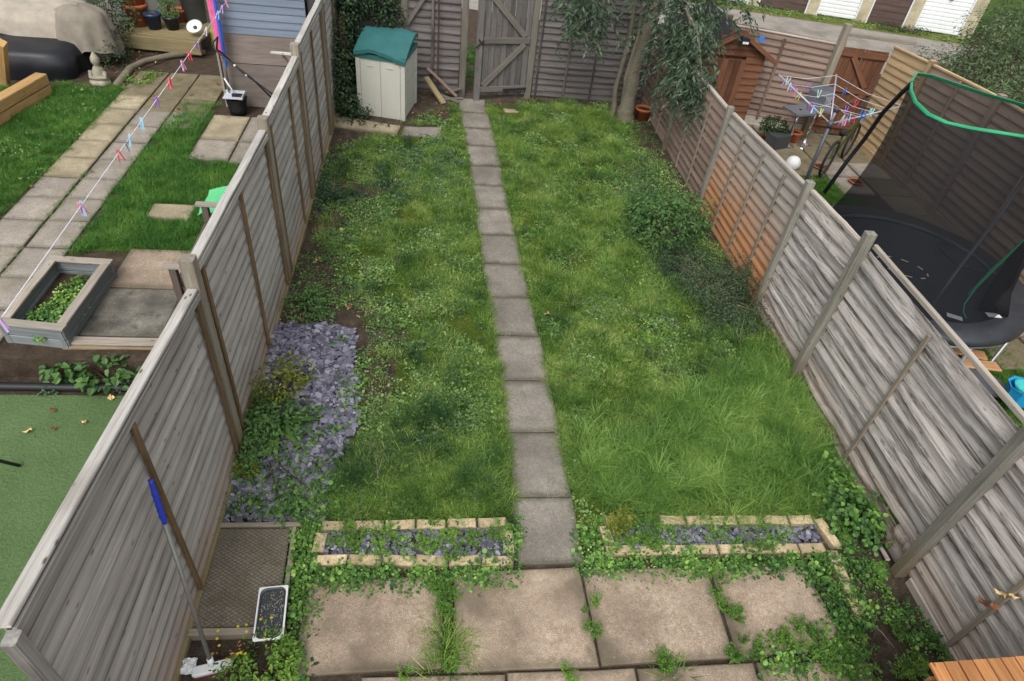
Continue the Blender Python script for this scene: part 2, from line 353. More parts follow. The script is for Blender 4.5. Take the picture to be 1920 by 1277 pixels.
def garden_mat():
    t = NT('garden_ground', .95, .1); w = t.coords('World', rand=False); n = t.noise(w, 9, 6, .7); n2 = t.noise(w, 80, 4, .75); n3 = t.noise(w, 2.3, 4, .6)
    soil = t.ramp(n, [(.3, (.05, .038, .028, 1)), (.55, (.105, .08, .06, 1)), (.78, (.19, .155, .12, 1))])
    moss = t.ramp(t.math('ADD', t.math('MULTIPLY', n, .5), t.math('MULTIPLY', n3, .5)), [(.35, (.04, .08, .016, 1)), (.5, (.075, .12, .018, 1)), (.62, (.12, .145, .026, 1)), (.75, (.11, .09, .055, 1))])
    at = t.new('ShaderNodeAttribute', attribute_name='lawn')
    f = t.ramp(t.math('ADD', at.outputs['Fac'], t.math('MULTIPLY', t.math('SUBTRACT', n, .5), .9)), [(.4, 0), (.6, 1)])
    c = t.mix(f, soil, moss); c = t.mix(.65, c, t.ramp(n2, [(.32, (.25, .25, .25, 1)), (.55, (.5, .5, .5, 1)), (.75, (.8, .8, .76, 1))]), 'OVERLAY')
    t.base(c); t.bump(t.math('ADD', n2, n), 1, .02); return t.m
def turf_mat(name, a, b):
    t = NT(name, .95, .1); w = t.coords('World', rand=False); n = t.noise(w, 40, 5, .7); n3 = t.noise(w, 2, 3)
    c = t.ramp(t.math('ADD', t.math('MULTIPLY', n, .6), t.math('MULTIPLY', n3, .4)), [(.35, a), (.65, b)]); t.base(c); t.bump(n, 1, .02); return t.m
TURF = turf_mat('turf', (.03, .06, .012, 1), (.08, .14, .025, 1))
VERGE = turf_mat('verge_turf', (.06, .085, .02, 1), (.2, .21, .05, 1))

# ------------------------------------------------------------------ ground
E = 150; yb = 4.36; zl = -.22
V = []; F = []
def _q(*p):
    n = len(V); V.extend(p); F.append((n, n + 1, n + 2, n + 3))
_q((-E, yb, 0), (E, yb, 0), (E, E, 0), (-E, E, 0)); _q((-1.47, -E, 0), (E, -E, 0), (E, yb, 0), (-1.47, yb, 0))
_q((-E, -E, 0), (-9, -E, 0), (-9, yb, 0), (-E, yb, 0)); _q((-9, -E, 0), (-1.47, -E, 0), (-1.47, -3, 0), (-9, -3, 0))
_q((-9, -3, zl), (-1.47, -3, zl), (-1.47, yb, zl), (-9, yb, zl))
_q((-9, yb, zl), (-1.47, yb, zl), (-1.47, yb, 0), (-9, yb, 0)); _q((-1.47, yb, zl), (-1.47, -3, zl), (-1.47, -3, 0), (-1.47, yb, 0))
struct(mk('ground', V, F, SOIL))

def inpoly(P, x, y):
    """numpy point in polygon"""
    c = np.zeros(np.shape(x), bool); n = len(P)
    for i in range(n):
        x0, y0 = P[i][0], P[i][1]; x1, y1 = P[i - 1][0], P[i - 1][1]
        if y0 == y1: continue
        c ^= ((y0 > y) != (y1 > y)) & (x < (x1 - x0) * (y - y0) / (y1 - y0) + x0)
    return c
def PG(px, z=0): return [G(u, v, z) for u, v in px]
LAWN = PG([(640, 285), (870, 200), (1150, 200), (1200, 330), (1340, 500), (1480, 720), (1600, 900), (1540, 975), (600, 975), (655, 830), (760, 700), (700, 570), (640, 520), (600, 440), (615, 330)])
BARE = [PG([(590, 280), (650, 290), (640, 420), (640, 520), (720, 560), (760, 640), (770, 720), (700, 830), (665, 790), (660, 620), (530, 610), (545, 540)]),
        PG([(1155, 225), (1200, 240), (1300, 400), (1330, 480), (1480, 720), (1450, 690), (1260, 520), (1170, 420), (1150, 330)]),
        PG([(1560, 900), (1650, 1000), (1790, 1230), (1780, 1277), (1620, 1277), (1660, 1150), (1590, 1050), (1560, 960)]),
        PG([(700, 240), (790, 190), (860, 185), (850, 240), (800, 250)]), PG([(330, 1200), (560, 1200), (560, 1290), (320, 1290)]), PG([(650, 640), (740, 600), (800, 640), (760, 720), (700, 780), (665, 740)]), PG([(640, 300), (740, 290), (760, 340), (660, 420)]), PG([(1130, 340), (1220, 350), (1260, 470), (1180, 450)])]
pathc = [(2.0, .90), (2.9, .895), (3.56, .89), (4.16, .88), (4.78, .862), (5.4, .835), (5.98, .79), (6.57, .775), (7.17, .75), (7.75, .735), (8.3, .72), (8.9, .70), (9.5, .68), (10.1, .64), (10.7, .62)]
def pathx(y): return np.interp(y, [p[0] for p in pathc], [p[1] for p in pathc])
def n2(x, y, s, o=0):
    """cheap smooth noise 0..1 on arrays"""
    return np.array([mnoise.noise(Vector((a * s + o, b * s - o, o * .7))) * .5 + .5 for a, b in zip(np.ravel(x), np.ravel(y))]).reshape(np.shape(x))
GX0, GX1, GY0, GY1 = -1.45, 3.55, .3, 10.95
nx, ny = 110, 220
xs = np.linspace(GX0, GX1, nx); ys = np.linspace(GY0, GY1, ny); XX, YY = np.meshgrid(xs, ys)
j = n2(XX, YY, 2.2, 3.1)
lawn = inpoly(LAWN, XX + (j - .5) * .5, YY).astype(float)
for b in BARE: lawn -= .8 * inpoly(b, XX + (j - .5) * .4, YY)
lawn = np.clip(lawn, 0, 1)
dp = np.abs(XX - pathx(YY)); hgt = (n2(XX, YY, 1.6, 9) * .03 + n2(XX, YY, 7, 4) * .018) * np.clip((dp - .22) / .25, 0, 1) * np.clip((YY - 2.75) / .3, 0, 1)
V = np.stack([XX, YY, hgt + .004], -1).reshape(-1, 3); idx = np.arange(nx * ny).reshape(ny, nx)
F = np.stack([idx[:-1, :-1], idx[:-1, 1:], idx[1:, 1:], idx[1:, :-1]], -1).reshape(-1, 4)
gg = mknp('garden_ground', V, F, garden_mat(), smooth=True); struct(gg)
a = gg.data.attributes.new('lawn', 'FLOAT', 'POINT'); a.data.foreach_set('value', lawn.ravel().astype(np.float32))
def ground_z(x, y):
    u = np.clip((np.asarray(x) - GX0) / (GX1 - GX0) * (nx - 1), 0, nx - 1).astype(int); v = np.clip((np.asarray(y) - GY0) / (GY1 - GY0) * (ny - 1), 0, ny - 1).astype(int)
    return hgt[v, u] + .004

# ------------------------------------------------------------------ garden path: a line of slabs
path = struct(thing('garden_path', (.85, 2.3, 0), None, None))
jy = [2.345, 2.905, 3.55, 4.16, 4.775, 5.385, 5.98, 6.565, 7.16, 7.745, 8.3, 8.9, 9.5, 10.05, 10.62]
for i in range(len(jy) - 1):
    y0, y1 = jy[i] + .006, jy[i + 1] - .006; w = .222 + random.uniform(-.004, .006); dx = random.uniform(-.008, .008)
    x0, x1 = float(pathx(y0)) + dx, float(pathx(y1)) + dx
    if i == 0: w = .235
    slabq('paving_slab', [(x0 - w, y0), (x0 + w, y0 + random.uniform(-.004, .004)), (x1 + w, y1), (x1 - w, y1)], .05, C_PATH, path, top=.03, jit=.003)
slabq('paving_slab', [(1.08, 9.75), (1.42, 9.72), (1.45, 10.3), (1.12, 10.33)], .05, C_PATIO, path, top=.028)
# patio
patio = struct(thing('patio', (1, 1.6, 0), None, None))
for q in [[(-.76, 1.665), (.125, 1.68), (.12, 2.275), (-.745, 2.27)], [(.2, 1.65), (1.105, 1.645), (1.085, 2.325), (.21, 2.30)], [(1.122, 1.648), (2.0, 1.665), (2.01, 2.29), (1.103, 2.31)], [(2.03, 1.67), (2.79, 1.69), (2.76, 2.29), (2.04, 2.29)],
          [(-1.3, 1.0), (-.42, 1.0), (-.42, 1.62), (-1.3, 1.61)], [(-.36, 1.0), (.5, 1.0), (.51, 1.625), (-.35, 1.64)], [(.515, 1.0), (1.32, 1.0), (1.33, 1.625), (.525, 1.63)], [(1.34, 1.0), (2.1, 1.0), (2.12, 1.63), (1.345, 1.62)], [(2.13, 1.0), (2.9, 1.0), (2.9, 1.6), (2.14, 1.63)]]:
    slabq('paving_slab', q, .05, C_PATIO, patio, top=.035, ch=.007, jit=.003)
# two slabs lying before the storage box
s = slabq('paving_slab', [(-1.42, 9.22), (-.5, 9.06), (-.47, 9.36), (-1.4, 9.58)], .05, C_BUFF, None, top=.06, ch=.012, jit=.006)
_tag(s, 'long pale ridged slab lying under ivy trails before the storage box', 'slab', 'loose slabs before the storage box')
s = slabq('paving_slab', [(-.45, 9.05), (.13, 9.0), (.14, 9.4), (-.42, 9.35)], .05, C_PATH, None, top=.05, ch=.008)
_tag(s, 'short brown slab at the right corner of the storage box', 'slab', 'loose slabs before the storage box')

# ------------------------------------------------------------------ fences
def panel(par, P0, P1, zb0, zb1, zt0, zt1, nb, mat, side, name='board', wave=.003, warp=0, tilt=.024, drop=(), cut=None):
    """a panel of nb overlapping horizontal boards between P0 and P1; side=+1: lower edges proud to local +y"""
    P0 = Vector((P0[0], P0[1], 0)); P1 = Vector((P1[0], P1[1], 0))
    out = []
    for k in range(nb):
        if k in drop: continue
        a = k / nb; h = ((zt0 - zb0) + (zt1 - zb1)) / 2 / nb * 1.22
        z0 = zb0 + (zt0 - zb0) * a; z1 = zb1 + (zt1 - zb1) * a
        if cut and cut[0] == k:
            for (ta, tb) in ((0, cut[1]), (cut[2], 1)): out.append(lapboard(name, P0.lerp(P1, ta) + Z3 * (z0 + (z1 - z0) * ta), P0.lerp(P1, tb) + Z3 * (z0 + (z1 - z0) * tb), h * .95, mat, par, side, wave=wave, warp=warp, tilt=tilt))
            continue
        out.append(lapboard(name, P0 + Z3 * (z0 + random.gauss(0, warp * .9)), P1 + Z3 * (z1 + random.gauss(0, warp * .9)), h, mat, par, side, wave=wave, warp=warp, tilt=tilt))
    return out
def vpost(name, x, y, z0, z1, w, d, mat, par, lean=(0, 0)):
    return beam(name, (x, y, z0), (x + lean[0], y + lean[1], z1), w, d, mat, par, up=Vector((0, 1, 0)), ch=.006, n=3)
# left fence; its boards run along y, the viewer is on the +x side
XL = -1.42
lf = thing('fence', (XL, 6, 0), 'weathered grey lap panel fence along the left side of the lawn', 'fence')
def lpanel(y0, y1, zt0, zt1, nb, bats, zb=.06, warp=.003):
    panel(lf, (XL - .02, y0), (XL - .02, y1), zb, zb, zt0 - .03, zt1 - .03, nb, W_LEFT, -1, warp=warp)
    for b in bats:
        t = (b - y0) / (y1 - y0); zt = zt0 + (zt1 - zt0) * t
        beam('batten', (XL + .016, b, zb), (XL + .016, b, zt - .07), .022, .032, W_BATTEN, lf, up=Vector((0, 1, 0)))
    beam('cap_rail', (XL - .012, y0, zt0), (XL - .012, y1, zt1), .06, .022, W_CAP, lf, n=5)
    beam('face_rail', (XL + .018, y0, zt0 - .045), (XL + .018, y1, zt1 - .045), .016, .05, W_LEFT, lf, n=4)
    beam('bottom_rail', (XL + .012, y0, .035), (XL + .012, y1, .035), .035, .055, W_RAIL, lf, n=4)
lpanel(1.16, 3.33, 1.81, 1.60, 14, [2.22, 3.28], warp=.002)
lpanel(3.43, 5.5, 1.74, 1.64, 15, [3.5, 4.5, 5.44])
lpanel(5.6, 7.2, 1.70, 1.68, 15, [5.66, 6.6, 7.14])
lpanel(7.3, 9.0, 1.76, 1.75, 15, [7.36, 8.1, 8.9])
lpanel(9.1, 10.8, 1.75, 1.72, 15, [9.16, 10.0, 10.7])
for y, z in ((3.38, 1.8), (5.55, 1.74), (7.25, 1.8), (9.05, 1.8)):
    vpost('post', XL - .012, y, -.1, z, .085, .085, W_POST, lf)
# nearest part of the left fence, seen through the gap of a lower framed panel
vpost('post', XL + .02, 1.13, -.1, 1.78, .05, .06, W_LEFT, lf)
panel(lf, (XL - .02, .2), (XL - .02, 1.05), .06, .06, 1.5, 1.5, 11, W_LEFT, -1)
# right fence; the viewer is on the -x side
XR = 3.52
rf = thing('fence', (XR, 6, 0), 'long weathered lap panel fence with orange stained part along the right of the lawn', 'fence')
def rpanel(y0, y1, zt0, zt1, nb, bats, mat, warp=.004, cap=True, zb=.05, drop=(), bm=None, lean=0, cut=None):
    panel(rf, (XR + .02, y0), (XR + .02 + lean, y1), zb, zb, zt0 - .03, zt1 - .03, nb, mat, 1, warp=warp, wave=.006, tilt=.03, drop=drop, cut=cut)
    for b in bats:
        t = (b - y0) / (y1 - y0); zt = zt0 + (zt1 - zt0) * t
        beam('batten', (XR - .014, b, zb), (XR - .014, b, zt - .06), .024, .034, bm or W_DECKEDGE, rf, up=Vector((0, 1, 0)))
    if cap: beam('cap_rail', (XR + .018, y0, zt0), (XR + .018 + lean, y1, zt1), .05, .03, W_RCAP, rf, n=5)
rpanel(.2, 2.215, 1.5, 1.5, 13, [1.67], W_RIGHT, .006)
rpanel(2.245, 4.2, 1.52, 1.54, 13, [3.22], W_RIGHT, .012, cap=False, cut=(1, .13, .27))
beam('cap_rail', (XR + .05, 2.28, 1.555), (XR + .045, 4.2, 1.57), .035, .04, W_RCAP, rf, n=6)
beam('bottom_rail', (XR - .005, 2.25, .03), (XR - .005, 4.15, .03), .02, .07, W_RCAP, rf)
beam('bottom_rail', (XR - .012, .3, .03), (XR - .012, 2.15, .03), .02, .09, W_RCAP, rf)
rpanel(4.24, 5.27, 1.52, 1.48, 13, [], W_RIGHT, .008)
rpanel(5.31, 7.37, 1.47, 1.34, 13, [5.76, 6.3, 6.85], W_ORANGE, .003, bm=W_DECKEDGE)
rpanel(7.41, 9.13, 1.33, 1.3, 12, [8.0, 8.55], W_NFENCE, .003)
rpanel(9.2, 10.8, 1.3, 1.3, 12, [9.7, 10.25], W_NFENCE, .003)
vpost('post', XR - .035, 2.23, -.1, 1.62, .095, .075, W_GPOST, rf); vpost('post', XR - .035, 4.22, -.1, 1.68, .085, .07, W_GPOST, rf)
for y, z in ((5.29, 1.56), (7.39, 1.41), (9.15, 1.36)): vpost('post', XR - .02, y, -.1, z, .075, .07, W_GPOST, rf)
beam('peg_stake', G(1645, 1015, .02), G(1665, 1050, .06), .03, .02, W_RCAP, rf); beam('peg_stake', G(1650, 1018, .04), (XR - .02, 2.42, .12), .025, .02, W_POST, rf)
# back fence
YB = 10.86
bf = thing('fence', (0, YB, 0), 'grey lap panel fence at the end of the lawn left of the gate', 'fence')
panel(bf, (XL, YB), (-.52, YB), .05, .05, 1.7, 1.7, 15, W_BACK, -1, warp=.004)
panel(bf, (-.4, YB), (.4, YB), .05, .05, 1.7, 1.7, 15, W_BACK, -1, warp=.006)
vpost('post', -.46, YB - .04, -.1, 1.75, .1, .08, W_BPOST, bf); vpost('post', .46, YB - .05, -.1, 1.8, .1, .1, W_BPOST, bf)
beam('brace', (-.42, YB - .06, 1.05), (-.05, YB - .06, 1.6), .06, .03, W_BPOST, bf, up=Vector((0, 1, 0)))
vpost('batten', -.62, YB - .045, .85, 1.7, .05, .03, W_BACK, bf)
vpost('batten', -.03, YB - .045, .2, 1.7, .04, .03, W_BACK, bf)
bf2 = thing('fence', (2.5, YB, 0), 'dark grey fence with bowed boards behind the tree right of the gate', 'fence')
panel(bf2, (1.62, YB), (3.5, YB), .05, .05, 1.75, 1.75, 17, W_BACK, -1, warp=.007, wave=.006)
for x in (1.68, 2.15, 2.6, 3.05): vpost('batten', x, YB - .035, .05, 1.72, .035, .025, W_BACK, bf2)
vpost('post', 1.55, YB - .03, -.1, 1.85, .1, .09, W_BPOST, bf2)
# gate standing ajar, hinged on the right
ga = math.atan2(YB - .06 - 10.6, 1.5 - .66)
gate = thing('gate', (1.5, YB - .07, 0), 'grey ledged and braced wooden gate standing ajar at the end of the path', 'gate', rz=ga)
gm = WM[gate.name]
def gp(x, y, z): return gm @ Vector((x, y, z))
gw = .86
for k in range(9):
    x0 = -gw + .05 + (gw - .1) * k / 8.0
    beam('board', gp(x0, .012 + (k % 2) * .002, .1), gp(x0, .012 + (k % 2) * .002, 1.82), .088, .018, W_GATE, gate, up=gm.to_3x3() @ Vector((0, 1, 0)), ch=.006)
gu = gm.to_3x3() @ Vector((0, 1, 0))
beam('stile', gp(-gw + .02, -.022, -.0), gp(-gw + .02, -.022, 1.85), .1, .045, W_GATE, gate, up=gu)
for z in (.2, .95, 1.7): beam('ledge', gp(-gw + .08, -.018, z), gp(-.02, -.018, z), .09, .035, W_BPOST, gate, up=gu)
beam('brace', gp(-gw + .12, -.022, .26), gp(-.1, -.022, .9), .085, .03, W_BPOST, gate, up=gu)
beam('brace', gp(-gw + .12, -.022, 1.64), gp(-.1, -.022, 1.01), .085, .03, W_BPOST, gate, up=gu)
IRON = plain('black_iron', (.02, .02, .022, 1), .5, .4)
beam('hinge', gp(-.4, -.042, .19), gp(.0, -.042, .2), .04, .008, IRON, gate, up=gu)
b = MB(); b.tube([gp(-gw - .06, -.07, .86), gp(-gw, -.06, .9), gp(-gw + .05, -.055, .93), gp(-gw + .08, -.055, .97)], .012); b.tube([gp(-gw + .0, -.06, .98), gp(-gw + .06, -.055, .9)], .01); b.build('latch', IRON, gate)

# ------------------------------------------------------------------ plants: prototypes (one clump each) and scattering
class LB:
    """leaf builder: gathers leaf faces with a tint per leaf"""
    def __init__(s): s.v = []; s.f = []; s.t = []
    def strip(s, P, W, side, tint):
        """blade: points P, half widths W, sideways vector"""
        n = len(s.v)
        for p, w in zip(P[:-1], W[:-1]): s.v += [p - side * w, p + side * w]; s.t += [tint, tint]
        s.v.append(P[-1]); s.t.append(tint)
        k = len(P) - 1
        for i in range(k - 1): s.f.append((n + 2 * i, n + 2 * i + 1, n + 2 * i + 3, n + 2 * i + 2))
        s.f.append((n + 2 * k - 2, n + 2 * k - 1, n + 2 * k))
    def leafshape(s, base, d, nrm, L, W, tint, fold=.25, kind='oval'):
        side = d.cross(nrm).normalized(); n = len(s.v)
        if kind == 'round':
            c = base + d * L * .5; s.v.append(c - nrm * W * fold * .5); s.t.append(tint)
            for k in range(6):
                a = k * math.pi / 3 + .5; s.v.append(c + d * math.cos(a) * L * .5 + side * math.sin(a) * W * .5); s.t.append(tint)
            for k in range(6): s.f.append((n, n + 1 + k, n + 1 + (k + 1) % 6))
        else:
            m = base + d * L * .5; dr = nrm * L * -.08
            pts = [base, m + side * W * .5 + nrm * W * fold, base + d * L + dr, m - side * W * .5 + nrm * W * fold]
            if kind == 'oval':
                q = base + d * L * .78
                pts = [base, base + d * L * .3 + side * W * .46 + nrm * W * fold, q + side * W * .32 + nrm * W * fold * .6, base + d * L + dr, q - side * W * .32 + nrm * W * fold * .6, base + d * L * .3 - side * W * .46 + nrm * W * fold]
                s.v += pts; s.t += [tint] * 6; s.f += [(n, n + 1, n + 2, n + 3), (n, n + 3, n + 4, n + 5)]
            else:
                s.v += pts; s.t += [tint] * 4; s.f += [(n, n + 1, n + 2), (n, n + 2, n + 3)]
    def mesh(s, name, mat):
        me = bpy.data.meshes.new(name); me.from_pydata([tuple(v) for v in s.v], [], s.f); me.materials.append(mat)
        a = me.attributes.new('tint', 'FLOAT', 'POINT'); a.data.foreach_set('value', np.array(s.t, np.float32)); return me
    def obj(s, name, mat, parent=None):
        if parent is None:
            c = sum(s.v, Vector()) / len(s.v); zmin = min(v.z for v in s.v); c.z = zmin; M = Matrix.Translation(c)
        else: M = WM[parent.name]
        Mi = M.inverted(); s.v = [Mi @ v for v in s.v]
        return link(name, s.mesh(name, mat), parent, M)
U = random.uniform
def blades(n, rad, h0, h1, w, arch, segs=3):
    b = LB()
    for _ in range(n):
        a = U(0, 6.283); r = rad * math.sqrt(random.random()); p = Vector((r * math.cos(a), r * math.sin(a), -.005)); h = U(h0, h1)
        a2 = a + random.gauss(0, .9); out = Vector((math.cos(a2), math.sin(a2), 0)); ar = arch * U(.3, 1.3); side = Vector((-out.y, out.x, 0))
        side = (side + out * random.gauss(0, .5)).normalized(); P = []; W = []
        for k in range(segs + 1):
            t = k / segs; P.append(p + out * (ar * h * t * t) + Z3 * h * (t - .38 * ar * t * t * t)); W.append(w * .5 * (1 - t * .65))
        b.strip(P, W, side, random.random())
    return b
def leaves(n, rad, h0, h1, L0, L1, asp, kind, lean=.5, stem=True):
    b = LB()
    for _ in range(n):
        a = U(0, 6.283); r = rad * math.sqrt(random.random()); p = Vector((r * math.cos(a), r * math.sin(a), U(h0, h1) * (1 - .4 * r / rad)))
        a2 = a + random.gauss(0, .8); nr = Vector((random.gauss(0, lean), random.gauss(0, lean), 1)).normalized(); d = Vector((math.cos(a2), math.sin(a2), 0)); d = (d - nr * d.dot(nr)).normalized()
        L = U(L0, L1); b.leafshape(p, d, nr, L, L * asp, random.random(), .22, kind)
    return b
def rosette(n, L0, L1, asp, rise=.5, lobes=0):
    b = LB()
    for k in range(n):
        a = 2.4 * k + U(-.3, .3); L = U(L0, L1); out = Vector((math.cos(a), math.sin(a), 0)); side = Vector((-out.y, out.x, 0)); P = []; W = []; rs = rise * U(.5, 1.4); m = 7 if lobes else 4
        for i in range(m + 1):
            t = i / m; P.append(out * L * t * .95 + Z3 * (L * rs * (t - .9 * t * t) + .004))
            w = math.sin(math.pi * min(1, t * .85 + .12)) * L * asp * .5
            if lobes: w *= (1.25 if i % 2 else .5)
            W.append(max(.001, w))
        b.strip(P, W, side, random.random())
    return b
def feathery(n, h, rad):
    """small bushy weed: stems with many narrow leaves"""
    b = LB()
    for _ in range(n):
        a = U(0, 6.283); out = Vector((math.cos(a), math.sin(a), 0)); ln = U(.5, 1) ; top = out * rad * ln + Z3 * h * U(.5, 1)
        for k in range(7):
            t = (k + 1) / 7; p = top * t; p.z = top.z * math.sin(t * 1.5)
            for sgn in (-1, 1):
                d = (out + Vector((-out.y, out.x, 0)) * sgn * U(.6, 1.3) + Z3 * U(-.2, .5)).normalized(); nr = (Z3 + Vector((random.gauss(0, .4), random.gauss(0, .4), 0))).normalized()
                d = (d - nr * d.dot(nr)).normalized(); L = U(.018, .034) * (1.2 - t * .4); b.leafshape(p, d, nr, L, L * .38, random.random(), .2, 'dia')
    return b
c4 = lambda r, g, b: (r, g, b, 1)
L_GRASS = leaf('grass_blade', [(.06, c4(.03, .078, .016)), (.3, c4(.08, .17, .03)), (.55, c4(.155, .28, .048)), (.78, c4(.28, .39, .08)), (1, c4(.5, .52, .2))], .45, .35, 3.0, gain=1.15)
L_LONG = leaf('long_grass_blade', [(.1, c4(.034, .09, .02)), (.35, c4(.09, .195, .038)), (.65, c4(.18, .32, .062)), (.95, c4(.36, .48, .14))], .4, .35, 1.5, gain=1.2)
L_DARKG = leaf('dark_grass_blade', [(.1, c4(.01, .034, .012)), (.5, c4(.022, .068, .02)), (.9, c4(.06, .12, .035))], .4, .3, 2, gain=1.35)
L_WEED = leaf('weed_leaf', [(.1, c4(.055, .118, .032)), (.4, c4(.115, .21, .055)), (.7, c4(.21, .32, .095)), (1, c4(.38, .48, .2))], .5, .3, 1.2, gain=1.15)
L_BLUE = leaf('bluish_leaf', [(.1, c4(.028, .06, .034)), (.5, c4(.055, .11, .055)), (.9, c4(.1, .17, .09))], .5, .25, 2, gain=1.4)
L_COVER = leaf('round_cover_leaf', [(.1, c4(.02, .058, .016)), (.4, c4(.055, .125, .028)), (.7, c4(.115, .22, .044)), (1, c4(.26, .38, .09))], .42, .25, 2.6, gain=1.6)
L_FRESH = leaf('fresh_weed_leaf', [(.1, c4(.04, .1, .018)), (.5, c4(.09, .185, .03)), (.9, c4(.18, .3, .05))], .5, .3, 2, gain=1.35)
L_IVY = leaf('ivy_leaf', [(.1, c4(.012, .03, .012)), (.5, c4(.028, .06, .024)), (.9, c4(.07, .12, .045))], .4, .15, 2)
L_DARK = leaf('dark_shrub_leaf', [(.1, c4(.018, .04, .018)), (.5, c4(.04, .08, .036)), (.9, c4(.1, .16, .08))], .4, .15, 2)
L_SHRUB = leaf('mid_shrub_leaf', [(.1, c4(.03, .07, .022)), (.5, c4(.06, .13, .036)), (.9, c4(.11, .2, .055))], .45, .25, 2, gain=1.35)
L_YELLOW = leaf('yellow_green_leaf', [(.1, c4(.06, .11, .02)), (.4, c4(.12, .18, .025)), (.7, c4(.28, .3, .04)), (1, c4(.5, .45, .07))], .5, .3, 5)
L_TREE = leaf('grey_green_tree_leaf', [(.1, c4(.022, .042, .026)), (.5, c4(.05, .085, .05)), (.9, c4(.12, .17, .1))], .4, .2, 3, gain=1.1)
L_DEAD = leaf('dead_leaf', [(.1, c4(.16, .06, .02)), (.4, c4(.32, .14, .05)), (.7, c4(.45, .26, .1)), (1, c4(.6, .42, .16))], .7, .1, 6)
L_HUSK = leaf('dry_stem', [(.1, c4(.16, .12, .075)), (.6, c4(.3, .24, .16)), (1, c4(.45, .38, .28))], .8, .1, 6)

_gn = {}
def protocol(name, lbs, mat):
    c = bpy.data.collections.new(name)
    for i, l in enumerate(lbs):
        o = bpy.data.objects.new('clump', l.mesh('clump', mat) if isinstance(l, LB) else l); c.objects.link(o)
    return c
def scatter_tree(coll):
    ng = bpy.data.node_groups.new('scatter', 'GeometryNodeTree')
    ng.interface.new_socket('Geometry', in_out='INPUT', socket_type='NodeSocketGeometry'); ng.interface.new_socket('Geometry', in_out='OUTPUT', socket_type='NodeSocketGeometry')
    N = ng.nodes; gi = N.new('NodeGroupInput'); go = N.new('NodeGroupOutput'); ip = N.new('GeometryNodeInstanceOnPoints'); ci = N.new('GeometryNodeCollectionInfo')
    ci.inputs['Collection'].default_value = coll; ci.inputs['Separate Children'].default_value = True; ci.inputs['Reset Children'].default_value = True
    def attr(nm, ty):
        a = N.new('GeometryNodeInputNamedAttribute'); a.data_type = ty; a.inputs['Name'].default_value = nm; return a.outputs['Attribute']
    e = N.new('FunctionNodeEulerToRotation'); L = ng.links.new
    L(attr('rot', 'FLOAT_VECTOR'), e.inputs[0]); L(e.outputs[0], ip.inputs['Rotation']); L(attr('scl', 'FLOAT_VECTOR'), ip.inputs['Scale']); L(attr('pick', 'INT'), ip.inputs['Instance Index'])
    ip.inputs['Pick Instance'].default_value = True
    L(gi.outputs[0], ip.inputs['Points']); L(ci.outputs[0], ip.inputs['Instance']); L(ip.outputs[0], go.inputs[0]); return ng
def scatter(name, coll, P, S, label, cat, tilt=.12, ROT=None):
    """one uncountable growth of clumps at points P (n,3) with sizes S"""
    P = np.asarray(P, np.float32); n = len(P)
    if n == 0: return None
    S = np.asarray(S, np.float32)
    if S.ndim == 1: S = np.stack([S, S, S * rng.uniform(.8, 1.2, n)], -1)
    me = bpy.data.meshes.new(name); me.vertices.add(n); me.vertices.foreach_set('co', P.ravel())
    if ROT is None: ROT = np.stack([rng.normal(0, tilt, n), rng.normal(0, tilt, n), rng.uniform(0, 6.283, n)], -1)
    for nm, ty, key, arr in (('rot', 'FLOAT_VECTOR', 'vector', ROT), ('scl', 'FLOAT_VECTOR', 'vector', S)):
        a = me.attributes.new(nm, ty, 'POINT'); a.data.foreach_set(key, np.asarray(arr, np.float32).ravel())
    a = me.attributes.new('pick', 'INT', 'POINT'); a.data.foreach_set('value', rng.integers(0, len(coll.objects), n).astype(np.int32))
    o = link(name, me); md = o.modifiers.new('scatter', 'NODES'); md.node_group = scatter_tree(coll)
    return _tag(o, label, cat, None, 'stuff')
def sample(poly, dens, jit=.06, avoid=()):
    P = np.array([(p[0], p[1]) for p in poly]); lo = P.min(0) - .1; hi = P.max(0) + .1
    n = int((hi - lo).prod() * dens); q = rng.uniform(lo, hi, (n, 2)); k = inpoly(P, *(q + rng.normal(0, jit, q.shape)).T)
    for a in avoid: k &= ~inpoly(np.array([(p[0], p[1]) for p in a]), *q.T)
    return q[k]
def offpath(q, keep=0.02, m=.235):
    d = np.abs(q[:, 0] - pathx(q[:, 1])); k = (d > m + rng.uniform(-keep * .3, keep, len(q))) | (q[:, 1] < 2.33)
    k &= ~((q[:, 0] > 1.0) & (q[:, 0] < 1.42) & (q[:, 1] > 9.78)) & ~((q[:, 0] < .12) & (q[:, 1] > 9.02) & (q[:, 1] < 9.5)); return q[k]
def at0(q, z=None):
    zz = ground_z(q[:, 0], q[:, 1]) if z is None else np.full(len(q), z); return np.column_stack([q, zz])
def noisek(q, s, lo, o=0, soft=.12):
    """keep points where smooth noise is above lo"""
    f = n2(q[:, 0], q[:, 1], s, o); return q[rng.uniform(0, 1, len(q)) < np.clip((f - lo) / soft, 0, 1)]

